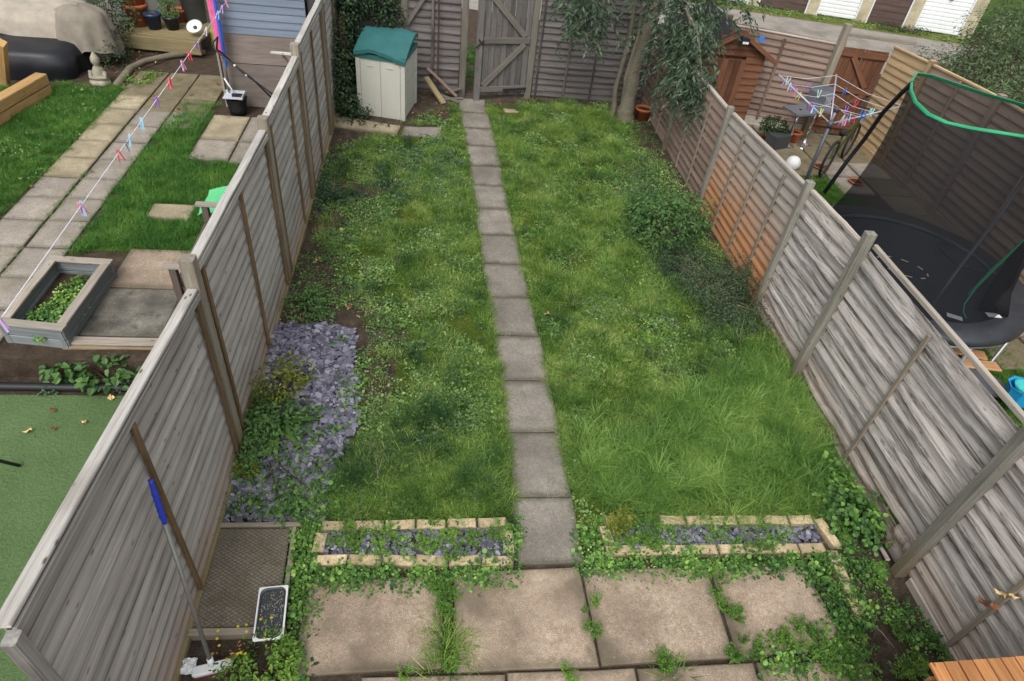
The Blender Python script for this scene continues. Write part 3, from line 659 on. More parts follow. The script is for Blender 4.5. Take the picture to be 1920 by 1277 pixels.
C_SHORT = protocol('short_grass_clumps', [blades(46, .075, .02, .055, .0036, .8) for _ in range(4)], L_GRASS)
C_MID = protocol('mid_grass_clumps', [blades(42, .07, .05, .11, .004, .9) for _ in range(4)], L_GRASS)
C_LONGG = protocol('long_grass_clumps', [blades(48, .05, .14, .3, .0048, 1.15, 4) for _ in range(4)], L_LONG)
C_TUSS = protocol('dark_tussocks', [blades(70, .05, .09, .2, .004, 1.1, 4) for _ in range(3)], L_DARKG)
C_CLOV = protocol('small_leaf_clumps', [leaves(22, .075, .008, .04, .012, .024, .9, 'round') for _ in range(4)], L_WEED)
C_BLU = protocol('bluish_weed_clumps', [leaves(26, .08, .01, .07, .02, .04, .65, 'oval') for _ in range(3)], L_BLUE)
C_COV = protocol('cover_clumps', [leaves(24, .07, .01, .09, .014, .036, 1.0, 'round', .5) for _ in range(3)] + [leaves(30, .08, .01, .06, .01, .024, .8, 'oval', .6) for _ in range(3)] + [feathery(7, .09, .07)], L_COVER)
C_ROS = protocol('rosettes', [rosette(11, .07, .14, .26, .7, 1) for _ in range(3)] + [rosette(9, .06, .12, .35, .6) for _ in range(2)], L_FRESH)
C_FEA = protocol('feathery_clumps', [feathery(14, .12, .09) for _ in range(3)], L_FRESH)
C_TWIG = protocol('dry_stems', [blades(6, .04, .05, .16, .003, 2.2) for _ in range(3)], L_HUSK)

beds_keep = [PG([(590, 985), (965, 980), (965, 1070), (590, 1068)]), PG([(1120, 985), (1555, 975), (1560, 1040), (1120, 1048)])]
soilL, soilR, soilRF = BARE[0], BARE[1], BARE[2]
LAWN_L = PG([(640, 285), (870, 200), (880, 300), (965, 975), (600, 975), (655, 830), (760, 700), (700, 570), (640, 520), (600, 440), (615, 330)])
LAWN_R = PG([(930, 195), (1150, 200), (1200, 330), (1340, 500), (1480, 720), (1600, 900), (1540, 975), (1090, 975), (1000, 560), (945, 330)])
# short mossy turf
q = offpath(sample(LAWN, 900, .1)); q = noisek(q, 1.9, .4, 2, .2); q = q[rng.uniform(0, 1, len(q)) > .8 * inpoly(soilL, q[:, 0], q[:, 1])]; 
for b_ in BARE[5:]: q = q[rng.uniform(0, 1, len(q)) > .85 * inpoly(b_, q[:, 0] + rng.normal(0, .05, len(q)), q[:, 1])]
ql = q[:, 0] < pathx(q[:, 1]); f_ = n2(q[:, 0], q[:, 1], 3.1, 41); q = q[~ql | (f_ > .43) | (q[:, 1] < 3.6)]
scatter('lawn_grass', C_SHORT, at0(q), rng.uniform(.7, 1.25, len(q)), 'short mossy green grass covering the lawn on both sides of the path', 'grass')
q1 = offpath(noisek(sample(LAWN_L, 190, .1), 2.6, .5, 11)); q2 = offpath(noisek(sample(LAWN_R, 330, .1), 2.3, .46, 14))
nearL = sample(PG([(680, 860), (960, 820), (965, 975), (600, 975)]), 380); 
q = np.concatenate([q1, q2, offpath(nearL)])
scatter('meadow_grass', C_MID, at0(q), rng.uniform(.6, 1.3, len(q)), 'taller bright grass growing in patches through the lawn', 'grass')
# grass leaning over the path edges
yy = rng.uniform(2.9, 10.2, 900); sd = rng.choice([-1, 1], 900); q = np.column_stack([pathx(yy) + sd * rng.normal(.255, .018, 900), yy])
scatter('edge_grass', C_MID, at0(q), rng.uniform(.45, .9, len(q)), 'grass fringing both edges of the slab path', 'grass')
# long grass, right front, plus a band up to the fence
LG = [PG([(1120, 860), (1480, 690), (1560, 830), (1540, 965), (1130, 965)]), PG([(1240, 760), (1460, 620), (1500, 760), (1300, 860)]), PG([(1060, 880), (1250, 840), (1300, 965), (1080, 965)])]
q = np.concatenate([offpath(sample(LG[0], 150, .12), m=.3), sample(LG[1], 110, .1), offpath(noisek(sample(LAWN_R, 26, .1), 1.3, .55, 5), m=.3)])
scatter('long_grass', C_LONGG, at0(q), rng.uniform(.4, 1.05, len(q)), 'long bright arching grass by the right fence near the patio', 'grass')
TU = [PG([(740, 780), (850, 790), (830, 870), (740, 870)]), PG([(650, 850), (760, 870), (720, 930), (640, 920)]), PG([(830, 890), (900, 880), (960, 960), (850, 960)])]
q = np.concatenate([sample(TU[0], 120, .05), sample(TU[1], 120, .05), sample(TU[2], 60, .05), offpath(noisek(sample(LAWN_L, 16, .05), 2.5, .5, 31)), offpath(noisek(sample(LAWN_R, 8, .05), 2.5, .45, 7)), sample(PG([(420, 950), (480, 940), (470, 985), (415, 985)]), 60, .02)])
scatter('dark_tussock_grass', C_TUSS, at0(q), rng.uniform(.5, 1.1, len(q)), 'dark green coarse tussocks standing out of the lawn left of the path', 'grass')
# small leaved weeds
q = np.concatenate([offpath(noisek(sample(LAWN_L, 480, .1), 2.6, .4, 21)), offpath(noisek(sample(LAWN_R, 460, .1), 2.2, .42, 23)), noisek(sample(soilL, 170, .1), 3, .46, 8), noisek(sample(soilR, 420, .15), 3, .3, 9), noisek(sample(PG([(1120, 330), (1260, 330), (1330, 520), (1200, 500)]), 300, .1), 2.6, .35, 12)])
scatter('small_leaved_weeds', C_CLOV, at0(q), rng.uniform(.6, 1.3, len(q)), 'pale small leaved weeds and clover spread through the lawn', 'weeds')
q = np.concatenate([noisek(sample(PG([(600, 300), (860, 270), (870, 350), (600, 400)]), 170, .1), 2.5, .4, 3), offpath(noisek(sample(LAWN_L, 30, .1), 2.5, .45, 13)), noisek(sample(soilL, 40, .1), 3, .45, 6), noisek(sample(PG([(1010, 560), (1220, 540), (1300, 640), (1050, 620)]), 40, .05), 3, .45, 26)])
scatter('bluish_weeds', C_BLU, at0(q), rng.uniform(.5, 1.1, len(q)), 'bluish green leafy weeds on the bare earth before the storage box', 'weeds')
# dense round leaved ground cover round the brick beds and down the right side
CV = [[(548, 985), (600, 985), (600, 1100), (572, 1190), (552, 1277), (520, 1277), (540, 1190), (552, 1080)], [(590, 1068), (955, 1068), (950, 1090), (800, 1108), (600, 1108)], [(950, 985), (975, 985), (968, 1072), (945, 1072)],
      [(1092, 985), (1125, 985), (1128, 1045), (1560, 1040), (1550, 1072), (1090, 1082)], [(1540, 1040), (1600, 1060), (1620, 1160), (1640, 1277), (1590, 1277), (1555, 1180), (1500, 1068)],
      [(1540, 890), (1600, 900), (1670, 1000), (1630, 1010), (1560, 970)], [(1450, 1210), (1560, 1190), (1640, 1277), (1440, 1277)], [(540, 900), (620, 860), (640, 960), (560, 985), (520, 960)], [(1560, 980), (1640, 1060), (1700, 1180), (1640, 1170), (1590, 1060)], [(1690, 1130), (1760, 1190), (1790, 1260), (1700, 1277)]]
CV += [[(620, 640), (680, 640), (690, 820), (640, 830)], [(610, 990), (950, 988), (950, 1055), (610, 1060)], [(1130, 985), (1500, 980), (1500, 1035), (1130, 1035)], [(430, 850), (600, 850), (600, 975), (430, 960)], [(560, 700), (650, 700), (640, 850), (560, 850)], [(440, 700), (540, 700), (560, 900), (430, 900)]]
dn = [620, 560, 420, 600, 480, 420, 330, 380, 190, 240, 90, 90, 110, 260, 60, 110]
q = np.concatenate([sample(PG(c, .03), d, .025) for c, d in zip(CV, dn)])
scatter('ground_cover', C_COV, np.column_stack([q, np.full(len(q), .01)]), rng.uniform(.55, 1.15, len(q)), 'dense dark green round leaved ground cover around the brick beds and patio', 'ground cover')
# rosette weeds
RS = [([(1560, 980), (1680, 1080), (1780, 1277), (1600, 1277), (1600, 1080)], 45), ([(450, 780), (640, 830), (600, 960), (440, 900)], 40), ([(1090, 975), (1550, 965), (1550, 985), (1100, 990)], 70), ([(600, 975), (960, 970), (960, 1000), (600, 1000)], 60)]
RS += [([(600, 985), (950, 985), (955, 1060), (605, 1060)], 40), ([(1130, 985), (1520, 980), (1520, 1040), (1130, 1040)], 45), ([(1540, 900), (1640, 1000), (1700, 1100), (1640, 1100)], 40)]
q = np.concatenate([sample(PG(c), d, .03) for c, d in RS] + [offpath(noisek(sample(LAWN, 14, .1), 2, .4, 19))])
scatter('rosette_weeds', C_ROS, at0(q), rng.uniform(.45, 1.0, len(q)), 'light green toothed rosette weeds on the earth beside the patio', 'weeds')
# feathery weeds in joints
FE = [([(805, 1085), (845, 1085), (850, 1160), (815, 1160)], 160), ([(690, 1250), (850, 1240), (860, 1277), (690, 1277)], 90), ([(1040, 1225), (1080, 1225), (1085, 1277), (1040, 1277)], 130), ([(1085, 1100), (1110, 1100), (1120, 1190), (1095, 1190)], 130),
      ([(1320, 1075), (1350, 1075), (1380, 1160), (1345, 1165)], 150), ([(1270, 1215), (1500, 1180), (1600, 1190), (1600, 1230), (1290, 1240)], 130), ([(1400, 1200), (1560, 1180), (1620, 1277), (1480, 1277)], 80), ([(1205, 1225), (1260, 1225), (1260, 1265), (1205, 1265)], 120), ([(610, 985), (950, 985), (950, 1055), (610, 1055)], 80), ([(1130, 985), (1500, 980), (1500, 1035), (1130, 1035)], 80), ([(1640, 1150), (1700, 1160), (1740, 1277), (1660, 1277)], 40), ([(470, 1230), (560, 1215), (540, 1277), (440, 1277)], 60)]
q = np.concatenate([sample(PG(c, .03), d, .015) for c, d in FE])
scatter('joint_weeds', C_FEA, np.column_stack([q, np.full(len(q), .02)]), rng.uniform(.45, .9, len(q)), 'feathery bright green weeds growing in the joints of the patio', 'weeds')
q = np.concatenate([sample(PG([(815, 1170), (850, 1165), (885, 1277), (820, 1277)], .03), 260, .02), sample(PG([(1230, 1250), (1255, 1250), (1260, 1277), (1225, 1277)]), 250, .02), sample(PG([(360, 1250), (400, 1255), (380, 1277), (330, 1277)]), 100, .02)])
scatter('joint_grass', C_MID, np.column_stack([q, np.full(len(q), .01)]), rng.uniform(.8, 1.6, len(q)), 'grass growing out of the wide joint between the first two patio slabs', 'grass')
q = np.concatenate([sample(LAWN, 9, .1), sample(soilR, 26, .1), sample(soilL, 6, .1), sample(soilRF, 5)])
scatter('dry_stems', C_TWIG, at0(q), rng.uniform(.5, 1.6, len(q)), 'dry straw coloured stems lying on the bare margins', 'dry stems', .9)

# ------------------------------------------------------------------ slate chippings
def chip(n=7):
    r = [U(.6, 1.1) for _ in range(n)]; asp = U(.55, .95); V = []; th = .14
    for z, k in ((-th, 1), (th * .6, 1), (th, .88)):
        for i in range(n):
            a = 6.283 * i / n; V.append((r[i] * k * math.cos(a) * .5, r[i] * k * math.sin(a) * asp * .5, z * .5))
    F = [tuple(range(2 * n, 3 * n))]
    for l in (0, 1):
        for i in range(n): F.append((l * n + i, l * n + (i + 1) % n, (l + 1) * n + (i + 1) % n, (l + 1) * n + i))
    me = bpy.data.meshes.new('chip'); me.from_pydata(V, [], F); return me
def slate_mat():
    t = NT('slate', .55, .35); oi = t.new('ShaderNodeObjectInfo'); n = t.noise(t.coords('Object'), 3)
    c = t.ramp(oi.outputs['Random'], [(0, (.06, .058, .08, 1)), (.3, (.13, .123, .17, 1)), (.75, (.2, .19, .25, 1)), (1, (.32, .32, .38, 1))])
    t.base(t.mix(.5, c, t.ramp(n, [(.3, .35), (.7, .65)]), 'OVERLAY')); t.bump(n, .3, .01); return t.m
SLATE = slate_mat(); chips = [chip(random.choice([5, 6, 7])) for _ in range(7)]
for m in chips: m.materials.append(SLATE)
C_CHIP = protocol('slate_chips', chips, None)
SL = PG([(528, 612), (662, 622), (668, 800), (640, 850), (600, 975), (415, 980), (455, 850), (500, 680)])
q = sample(SL, 2500, .02); z = rng.uniform(.008, .04, len(q))
o = scatter('slate_chippings', C_CHIP, np.column_stack([q, z + ground_z(q[:, 0], q[:, 1])]), (.03 + .062 * rng.beta(1.5, 2.2, (len(q), 1))) * np.array([[1, 1, .8]]), 'blue grey slate chippings strewn along the foot of the left fence', 'slate chippings', .17)
qb = np.concatenate([sample(PG([(605, 992), (955, 992), (955, 1058), (605, 1058)], .02), 2600, .005), sample(PG([(1140, 990), (1530, 985), (1535, 1025), (1135, 1035)], .02), 2600, .005)])
scatter('bed_slate', C_CHIP, np.column_stack([qb, rng.uniform(.015, .05, len(qb))]), rng.uniform(.03, .06, (len(qb), 1)) * np.array([[1, 1, .8]]), 'blue grey slate chippings filling the two brick edged beds', 'slate chippings', .25)

# ------------------------------------------------------------------ brick edged beds
def bricks(par, A, B, n, miss=(), z=.055, w=.078):
    A = Vector((A[0], A[1], 0)); B = Vector((B[0], B[1], 0)); d = (B - A) / n; u = d.normalized(); p = Vector((-u.y, u.x, 0)) * w / 2
    for k in range(n):
        if k in miss: continue
        a = A + d * k + u * .006; b = A + d * (k + 1) - u * .006; e = p * random.uniform(-.2, .2)
        slabq('brick', [(a - p + e).xy, (b - p - e).xy, (b + p - e).xy, (a + p + e).xy], .07, C_BRICK, par, ch=.004, jit=.002, top=z + random.gauss(0, .003))
b1 = thing('brick_bed', (-.05, 2.52, 0), 'rectangular bed edged with cream bricks left of the path, filled with slate', 'flower bed', 'brick edged beds')
bricks(b1, (-.735, 2.405), (.625, 2.37), 6); bricks(b1, (-.72, 2.665), (.6, 2.675), 6); bricks(b1, (-.715, 2.46), (-.71, 2.62), 1); bricks(b1, (.595, 2.425), (.6, 2.62), 1)
b2 = thing('brick_bed', (2.1, 2.52, 0), 'long bed edged with cream bricks right of the path, partly overgrown', 'flower bed', 'brick edged beds')
bricks(b2, (1.29, 2.43), (2.98, 2.42), 8); bricks(b2, (1.34, 2.68), (2.99, 2.66), 8, miss=(1,)); bricks(b2, (1.33, 2.48), (1.32, 2.64), 1)
br = thing('brick_edging', (3.0, 2.2, 0), 'row of cream bricks running down past the right corner of the patio', 'edging')
bricks(br, (3.03, 2.68), (3.09, 2.42), 1); bricks(br, (3.02, 2.4), (2.98, 1.9), 2)

# ------------------------------------------------------------------ shrubs
def foliage(blobs, n, L0, L1, asp, kind='oval', droop=0.0, shell=.55, zmin=.01, fold=.18):
    """leaves spread through uneven ellipsoids (cx,cy,cz,rx,ry,rz)"""
    b = LB(); vol = [e[3] * e[4] * e[5] for e in blobs]; tot = sum(v ** .67 for v in vol)
    for e, v in zip(blobs, vol):
        c = Vector(e[:3])
        for _ in range(int(n * v ** .67 / tot)):
            d = Vector((random.gauss(0, 1), random.gauss(0, 1), random.gauss(0, 1))).normalized()
            r = shell + (1 - shell) * random.random() ** .6
            r *= .72 + .75 * (mnoise.noise(d * 2.3 + c * 3) * .5 + .5)
            p = c + Vector((d.x * e[3], d.y * e[4], d.z * e[5])) * r
            if p.z < zmin: continue
            if mnoise.noise(p * 7) < -.28: continue
            nr = (d * .7 + Z3 * .8 + Vector((random.gauss(0, .5), random.gauss(0, .5), random.gauss(0, .4)))).normalized()
            ld = Vector((random.gauss(0, .6) + d.x, random.gauss(0, .6) + d.y, random.gauss(0, .4) - droop)); ld = (ld - nr * ld.dot(nr)).normalized()
            L = U(L0, L1); b.leafshape(p, ld, nr, L, L * asp, random.random(), fold, kind)
    return b
W_BARK = wood('grey_bark', (.13, .12, .09, 1), (.22, .2, .15, 1), (.06, .06, .035, 1), .1, .5, knots=.2)
W_STEM = plain('shrub_stem', (.07, .045, .03, 1), .9, .1)
W_TWIG = plain('dry_twig', (.2, .16, .11, 1), .9, .1)
def shrub(name, label, cat, base, blobs, n, L0, L1, asp, mat, kind='oval', stems=6, group=None, droop=0, sr=.006, shell=.55, sm=None, zmin=.01):
    t = thing(name, base, label, cat, group); base = Vector(base)
    foliage(blobs, n, L0, L1, asp, kind, droop, shell, zmin).obj('foliage', mat, t)
    m = MB()
    for k in range(stems):
        e = random.choice(blobs); q = Vector(e[:3]) + Vector((U(-.6, .6) * e[3], U(-.6, .6) * e[4], U(-.2, .7) * e[5])); mid = base.lerp(q, .5) + Vector((U(-.05, .05), U(-.05, .05), .04))
        m.tube([base + Vector((U(-.02, .02), U(-.02, .02), 0)), mid, q], [sr, sr * .8, sr * .3], 5)
    m.build('stem', sm or W_STEM, t, M=WM[t.name]); return t
def gb(px, z, r, dz=None):
    p = G(px[0], px[1], z); return (p.x, p.y, z, r[0], r[1], r[2])
# right margin
p = G(1258, 452, 0); shrub('shrub', 'mid green rounded shrub against the orange stained fence panel', 'shrub', p, [gb((1250, 425), .28, (.4, .38, .3)), gb((1285, 405), .25, (.3, .34, .27)), gb((1220, 395), .2, (.28, .34, .2)), gb((1200, 420), .08, (.25, .3, .12))], 4600, .03, .06, .55, L_SHRUB, stems=24, sm=W_TWIG)
p = G(1330, 560, 0); shrub('shrub', 'low spreading dark small leaved shrub at the foot of the right fence', 'shrub', p, [gb((1300, 500), .14, (.4, .42, .24)), gb((1345, 545), .15, (.42, .36, .24)), gb((1360, 600), .1, (.3, .25, .16)), gb((1260, 480), .1, (.34, .34, .16)), gb((1385, 520), .22, (.2, .34, .22)), gb((1390, 585), .16, (.25, .3, .2))], 17000, .018, .034, .45, L_DARK, 'dia', 90, sr=.004, shell=.25, sm=W_TWIG)
p = G(1200, 350, 0); shrub('shrub', 'loose dark weedy clump further back along the right margin', 'shrub', p, [gb((1195, 350), .06, (.3, .45, .12)), gb((1220, 385), .08, (.3, .35, .14)), gb((1200, 310), .05, (.2, .4, .1))], 1700, .025, .045, .5, L_BLUE, stems=12, shell=.2)
p = G(1430, 640, 0); shrub('shrub', 'yellowish low growth beyond the long grass at the right fence', 'shrub', p, [gb((1400, 610), .05, (.3, .25, .1)), gb((1440, 650), .06, (.25, .3, .12)), gb((1350, 600), .04, (.25, .2, .08))], 1500, .02, .035, .5, L_YELLOW, stems=8, shell=.2)
p = G(1600, 960, 0); shrub('shrub', 'leafy green clump hard against the damaged base of the right fence', 'shrub', p, [gb((1590, 950), .1, (.28, .25, .16)), gb((1620, 985), .08, (.16, .2, .12)), gb((1560, 900), .08, (.15, .3, .12))], 1500, .028, .05, .9, L_COVER, 'round', 6, shell=.2)
# left margin
p = G(575, 592, 0); shrub('shrub', 'small bright green bush on the bare earth above the slate', 'shrub', p, [gb((572, 578), .1, (.2, .2, .14)), gb((590, 560), .1, (.12, .14, .12))], 1000, .025, .045, .5, L_SHRUB, stems=5)
p = G(520, 760, 0); shrub('shrub', 'yellow green shrub growing out of the slate chippings', 'shrub', p, [gb((525, 715), .2, (.2, .2, .16)), gb((555, 690), .2, (.14, .15, .14)), gb((500, 740), .15, (.15, .15, .14))], 1100, .022, .042, .45, L_YELLOW, stems=7)
p = G(500, 830, 0); shrub('shrub', 'dark leafy weeds in front of the yellow green shrub at the left fence', 'shrub', p, [gb((485, 790), .1, (.14, .3, .12)), gb((520, 790), .1, (.25, .25, .13)), gb((470, 850), .08, (.1, .3, .1)), gb((560, 830), .05, (.2, .3, .07)), gb((590, 900), .05, (.22, .25, .07)), gb((545, 940), .05, (.2, .2, .08))], 3300, .025, .055, .6, L_SHRUB, stems=10, shell=.2)
t = rosette(12, .22, .4, .16, .9); dk = G(520, 815, 0)
for i, v in enumerate(t.v): t.v[i] = v + dk + Vector((0, 0, .03))
_tag(t.obj('dock_plant', L_FRESH), 'dock plant with long strap leaves among the slate', 'plant')
m = LB()
t = feathery(60, .14, .09); pp_ = G(468, 893, .0)
for i, v in enumerate(t.v): t.v[i] = v + pp_
_tag(t.obj('fern_tuft', L_YELLOW), 'round feathery yellow green tuft on the slate beside the fence', 'plant')
t = feathery(60, .22, .12); pp_ = G(1155, 1000, .0)
for i, v in enumerate(t.v): t.v[i] = v + pp_
_tag(t.obj('fern_tuft', L_YELLOW), 'bushy yellow green tuft at the left end of the right bed', 'plant')
p = G(500, 1262, 0); s = shrub('flowering_weed', 'leafy weed with small yellow flowers before the wire marked slab', 'plant', p, [gb((500, 1235), .1, (.16, .16, .12)), gb((470, 1265), .1, (.2, .12, .12)), gb((530, 1250), .1, (.1, .14, .12))], 1500, .018, .035, .5, L_FRESH, stems=9)
YEL = plain('yellow_petal', (.8, .62, .03, 1), .6, .2, var=.05, bump=0)
m = MB()
for _ in range(16):
    c = G(U(400, 530), U(1150, 1265), U(.08, .2)); 
    for k in range(4):
        a = k * 1.57; m.box(c + Vector((math.cos(a), math.sin(a), 0)) * .004, (.007, .007, .002), Matrix.Rotation(a, 3, 'Z'))
m.build('flower', YEL, s, M=WM[s.name])
# ivy on the corner by the box
t = thing('ivy', (-1.35, 10.4, 0), 'dark ivy covering the back left corner behind the storage box', 'ivy')
foliage([(-1.3, 9.85, .55, .17, .42, .65), (-1.28, 10.3, .75, .2, .45, .8), (-1.25, 10.55, 1.35, .25, .3, .4), (-1.0, 10.7, 1.45, .45, .16, .35), (-.75, 10.7, 1.25, .3, .12, .3), (-1.25, 9.75, .2, .18, .3, .3)], 9000, .03, .055, .85, 'dia', .5, .3).obj('foliage', L_IVY, t)
m = MB()
for k in range(8):
    x = U(-1.36, -1.25); y = U(9.6, 10.7); m.tube([(x, y, 0), (x + U(-.03, .03), y + U(-.1, .1), .7), (x, y + U(-.15, .15), 1.4)], [.012, .009, .004], 5)
m.build('stem', W_STEM, t, M=WM[t.name])
t = thing('ivy', (-1.0, 9.55, 0), 'ivy trails creeping over the pale slab before the storage box', 'ivy')
foliage([(-1.05, 9.55, .14, .2, .1, .12), (-1.15, 9.4, .07, .2, .14, .04), (-.75, 9.3, .06, .16, .1, .03), (-.9, 9.3, .06, .1, .1, .03)], 420, .025, .05, .85, 'dia', .2, .1).obj('foliage', L_IVY, t)
# ------------------------------------------------------------------ tree
tr = thing('tree', (3.1, 10.2, 0), 'slender grey barked tree with drooping narrow grey green leaves in the back right corner', 'tree')
def limb(name, P, r, mat=W_BARK, n=10):
    Q = []; RR = []
    for i in range(len(P) - 1):
        for k in range(4):
            t = k / 4; a = Vector(P[i]); b = Vector(P[i + 1]); Q.append(a.lerp(b, t) + Vector((U(-1, 1), U(-1, 1), 0)) * r[i] * .12); RR.append((r[i] * (1 - t) + r[i + 1] * t) * U(.93, 1.07))
    Q.append(Vector(P[-1])); RR.append(r[-1]); m = MB(); m.tube(Q, RR, n); return m.build(name, mat, tr, smooth=True, M=WM[tr.name])
limb('trunk', [(3.1, 10.15, -.05), (3.08, 10.17, .25), (3.1, 10.2, .8), (3.17, 10.22, 1.6), (3.2, 10.3, 2.4), (3.1, 10.4, 3.1)], [.17, .125, .11, .1, .06, .02])
limb('trunk', [(2.93, 10.3, -.02), (2.88, 10.3, .5), (2.95, 10.33, 1.2), (2.9, 10.3, 1.9), (2.7, 10.1, 2.8)], [.05, .04, .035, .03, .012])
limb('trunk', [(3.04, 10.2, .15), (2.98, 10.2, .7), (3.05, 10.25, 1.3), (3.0, 10.3, 2.2)], [.045, .035, .03, .012])
limb('branch', [(3.18, 10.2, 1.9), (3.3, 9.8, 2.15), (3.4, 9.1, 1.8)], [.04, .025, .008]); limb('branch', [(3.15, 10.2, 2.0), (2.8, 10.0, 2.3), (2.3, 9.9, 2.0)], [.035, .02, .008])
limb('branch', [(3.3, 9.8, 2.1), (3.45, 8.9, 1.75), (3.45, 8.4, 1.4)], [.022, .014, .005]); limb('branch', [(3.2, 10.3, 2.4), (3.6, 10.3, 2.7), (4.0, 10.2, 2.5)], [.03, .02, .008])
b = LB()
def spray(c, n, sp, ln=.32, down=.75):
    """hanging twigs with narrow leaves round point c"""
    c = Vector(c)
    for _ in range(n):
        p = c + Vector((random.gauss(0, sp[0]), random.gauss(0, sp[1]), random.gauss(0, sp[2]))); a = U(0, 6.283); d = Vector((math.cos(a) * .7, math.sin(a) * .7, U(-.3, .3)))
        if p.z < .6: continue
        for k in range(13):
            t = k / 12; q = p + d * ln * t * .8 - Z3 * ln * down * t * t
            a2 = a + (1 if k % 2 else -1) * U(.4, 1.1); ld = Vector((math.cos(a2), math.sin(a2), -U(.3, 1.1))).normalized(); nr = ld.orthogonal().normalized(); nr = (Matrix.Rotation(U(-1, 1), 3, ld) @ nr)
            if nr.z < 0: nr = -nr
            L = U(.06, .11); b.leafshape(q, ld, nr, L, L * .32, random.random(), .1, 'dia')
cA = GY(1100, 30, 9.9); cB = GY(1250, 60, 9.5); cC = GX(1302, 165, 3.45); cD = GY(1235, 140, 9.6); cE = GY(1285, 110, 8.9)
spray(cA, 80, (.19, .16, .18)); spray(cA + Vector((-.05, 0, .35)), 60, (.24, .2, .15)); spray(cB + Vector((.12, 0, .05)), 100, (.2, .22, .24)); spray(cB + Vector((.2, .1, .45)), 90, (.35, .3, .2)); spray(cC, 95, (.14, .2, .13), .26); spray(cD, 12, (.12, .15, .14)); spray(cE + Vector((.08, 0, 0)), 70, (.13, .2, .2)); spray(GY(1310, 60, 9.2), 60, (.14, .2, .2))
for c in ((3.0, 10.3, 2.6), (3.5, 10.2, 2.5), (2.5, 10.1, 2.5), (3.2, 10.6, 3.0), (3.9, 10.2, 2.3), (2.9, 10.2, 3.2)): spray(c, 40, (.35, .3, .25))
b.obj('crown', L_TREE, tr)
# ------------------------------------------------------------------ storage box
fx = Vector((.68, -.14, 0)).normalized(); ang = math.atan2(fx.y, fx.x)
sb = thing('storage_box', (-.68, 10.04, 0), 'beige plastic garden storage box with warped dark green lid', 'storage box', rz=ang)
SM = WM[sb.name]; BEIGE = plain('beige_plastic', (.5, .5, .44, 1), .5, .35, var=.05, scale=4); GREENP = plain('dark_green_plastic', (.03, .125, .125, 1), .5, .35, var=.25, scale=3)
BEIGE_D = plain('beige_plastic_inset', (.47, .47, .41, 1), .5, .35, var=.05, scale=4)
bw, bd, bh = .7, .76, .86
def lb(b, c, s): b.box(SM @ Vector(c), s, SM.to_3x3())
b = MB(); lb(b, (0, 0, .02 + bh / 2), (bw - .03, bd - .03, bh)); b.build('body', BEIGE_D, sb, M=SM)
for x in (-1, 1):
    for y in (-1, 1):
        b = MB(); lb(b, (x * (bw / 2 - .025), y * (bd / 2 - .025), bh / 2 + .01), (.06, .06, bh + .02)); b.build('corner_post', BEIGE, sb, M=SM)
for x0, x1 in ((-.285, -.005), (.005, .285)):
    b = MB(); lb(b, ((x0 + x1) / 2, -bd / 2 + .012, bh / 2), (x1 - x0, .02, bh - .06)); b.build('door_panel', BEIGE, sb, M=SM)
    xm = (x0 + x1) / 2; b = MB(); lb(b, (xm, -bd / 2 - .001, bh - .1), (.09, .012, .012)); b.build('grip', BEIGE_D, sb, M=SM)
for k in range(5):
    b = MB(); lb(b, (bw / 2 - .012, 0, .12 + k * .165), (.02, bd - .13, .145)); b.build('side_panel', BEIGE, sb, M=SM)
b = MB(); lb(b, (0, -bd / 2 + .01, bh + .03), (bw + .02, .04, .06)); lb(b, (0, bd / 2 - .01, bh + .03), (bw + .02, .04, .06)); lb(b, (-bw / 2 + .01, 0, bh + .03), (.04, bd - .03, .06)); lb(b, (bw / 2 - .01, 0, bh + .03), (.04, bd - .03, .06)); b.build('rim', GREENP, sb, M=SM)
V = []; F = []; n = 14
for lay in (0, 1):
    for i in range(n + 1):
        for jx in range(n + 1):
            x = -bw / 2 - .02 + (bw + .04) * jx / n; y = -bd / 2 - .035 + (bd + .05) * i / n; u = jx / n; v = i / n
            z = bh + .085 + .16 * math.sin(v * 1.5) ** .9 - .07 * (2 * v - 1) ** 4 * (v > .5) + .03 * math.sin(u * 3.14) - .055 * max(0, u - .45) ** 1.3 * 2 * (1 - v) + .018 * math.sin(u * 6 + v * 3)
            z += .012 * (abs(u - .33) < .1) + .012 * (abs(u - .67) < .1)
            if lay:
                edge = min(u, 1 - u, v, 1 - v); z -= .012 if edge > .03 else .05
            V.append((x, y, z))
m_ = (n + 1) ** 2
for i in range(n):
    for jx in range(n):
        a = i * (n + 1) + jx; F.append((a, a + 1, a + n + 2, a + n + 1)); F.append((m_ + a, m_ + a + n + 1, m_ + a + n + 2, m_ + a + 1))
bd_ = [k for k in range(n + 1)] + [k * (n + 1) + n for k in range(1, n + 1)] + [n * (n + 1) + k for k in range(n - 1, -1, -1)] + [k * (n + 1) for k in range(n - 1, 0, -1)]
for i in range(len(bd_)): a, c = bd_[i], bd_[(i + 1) % len(bd_)]; F.append((a, m_ + a, m_ + c, c))
mk('lid', V, F, GREENP, sb, SM, smooth=True).data.set_sharp_from_angle(angle=R(40))
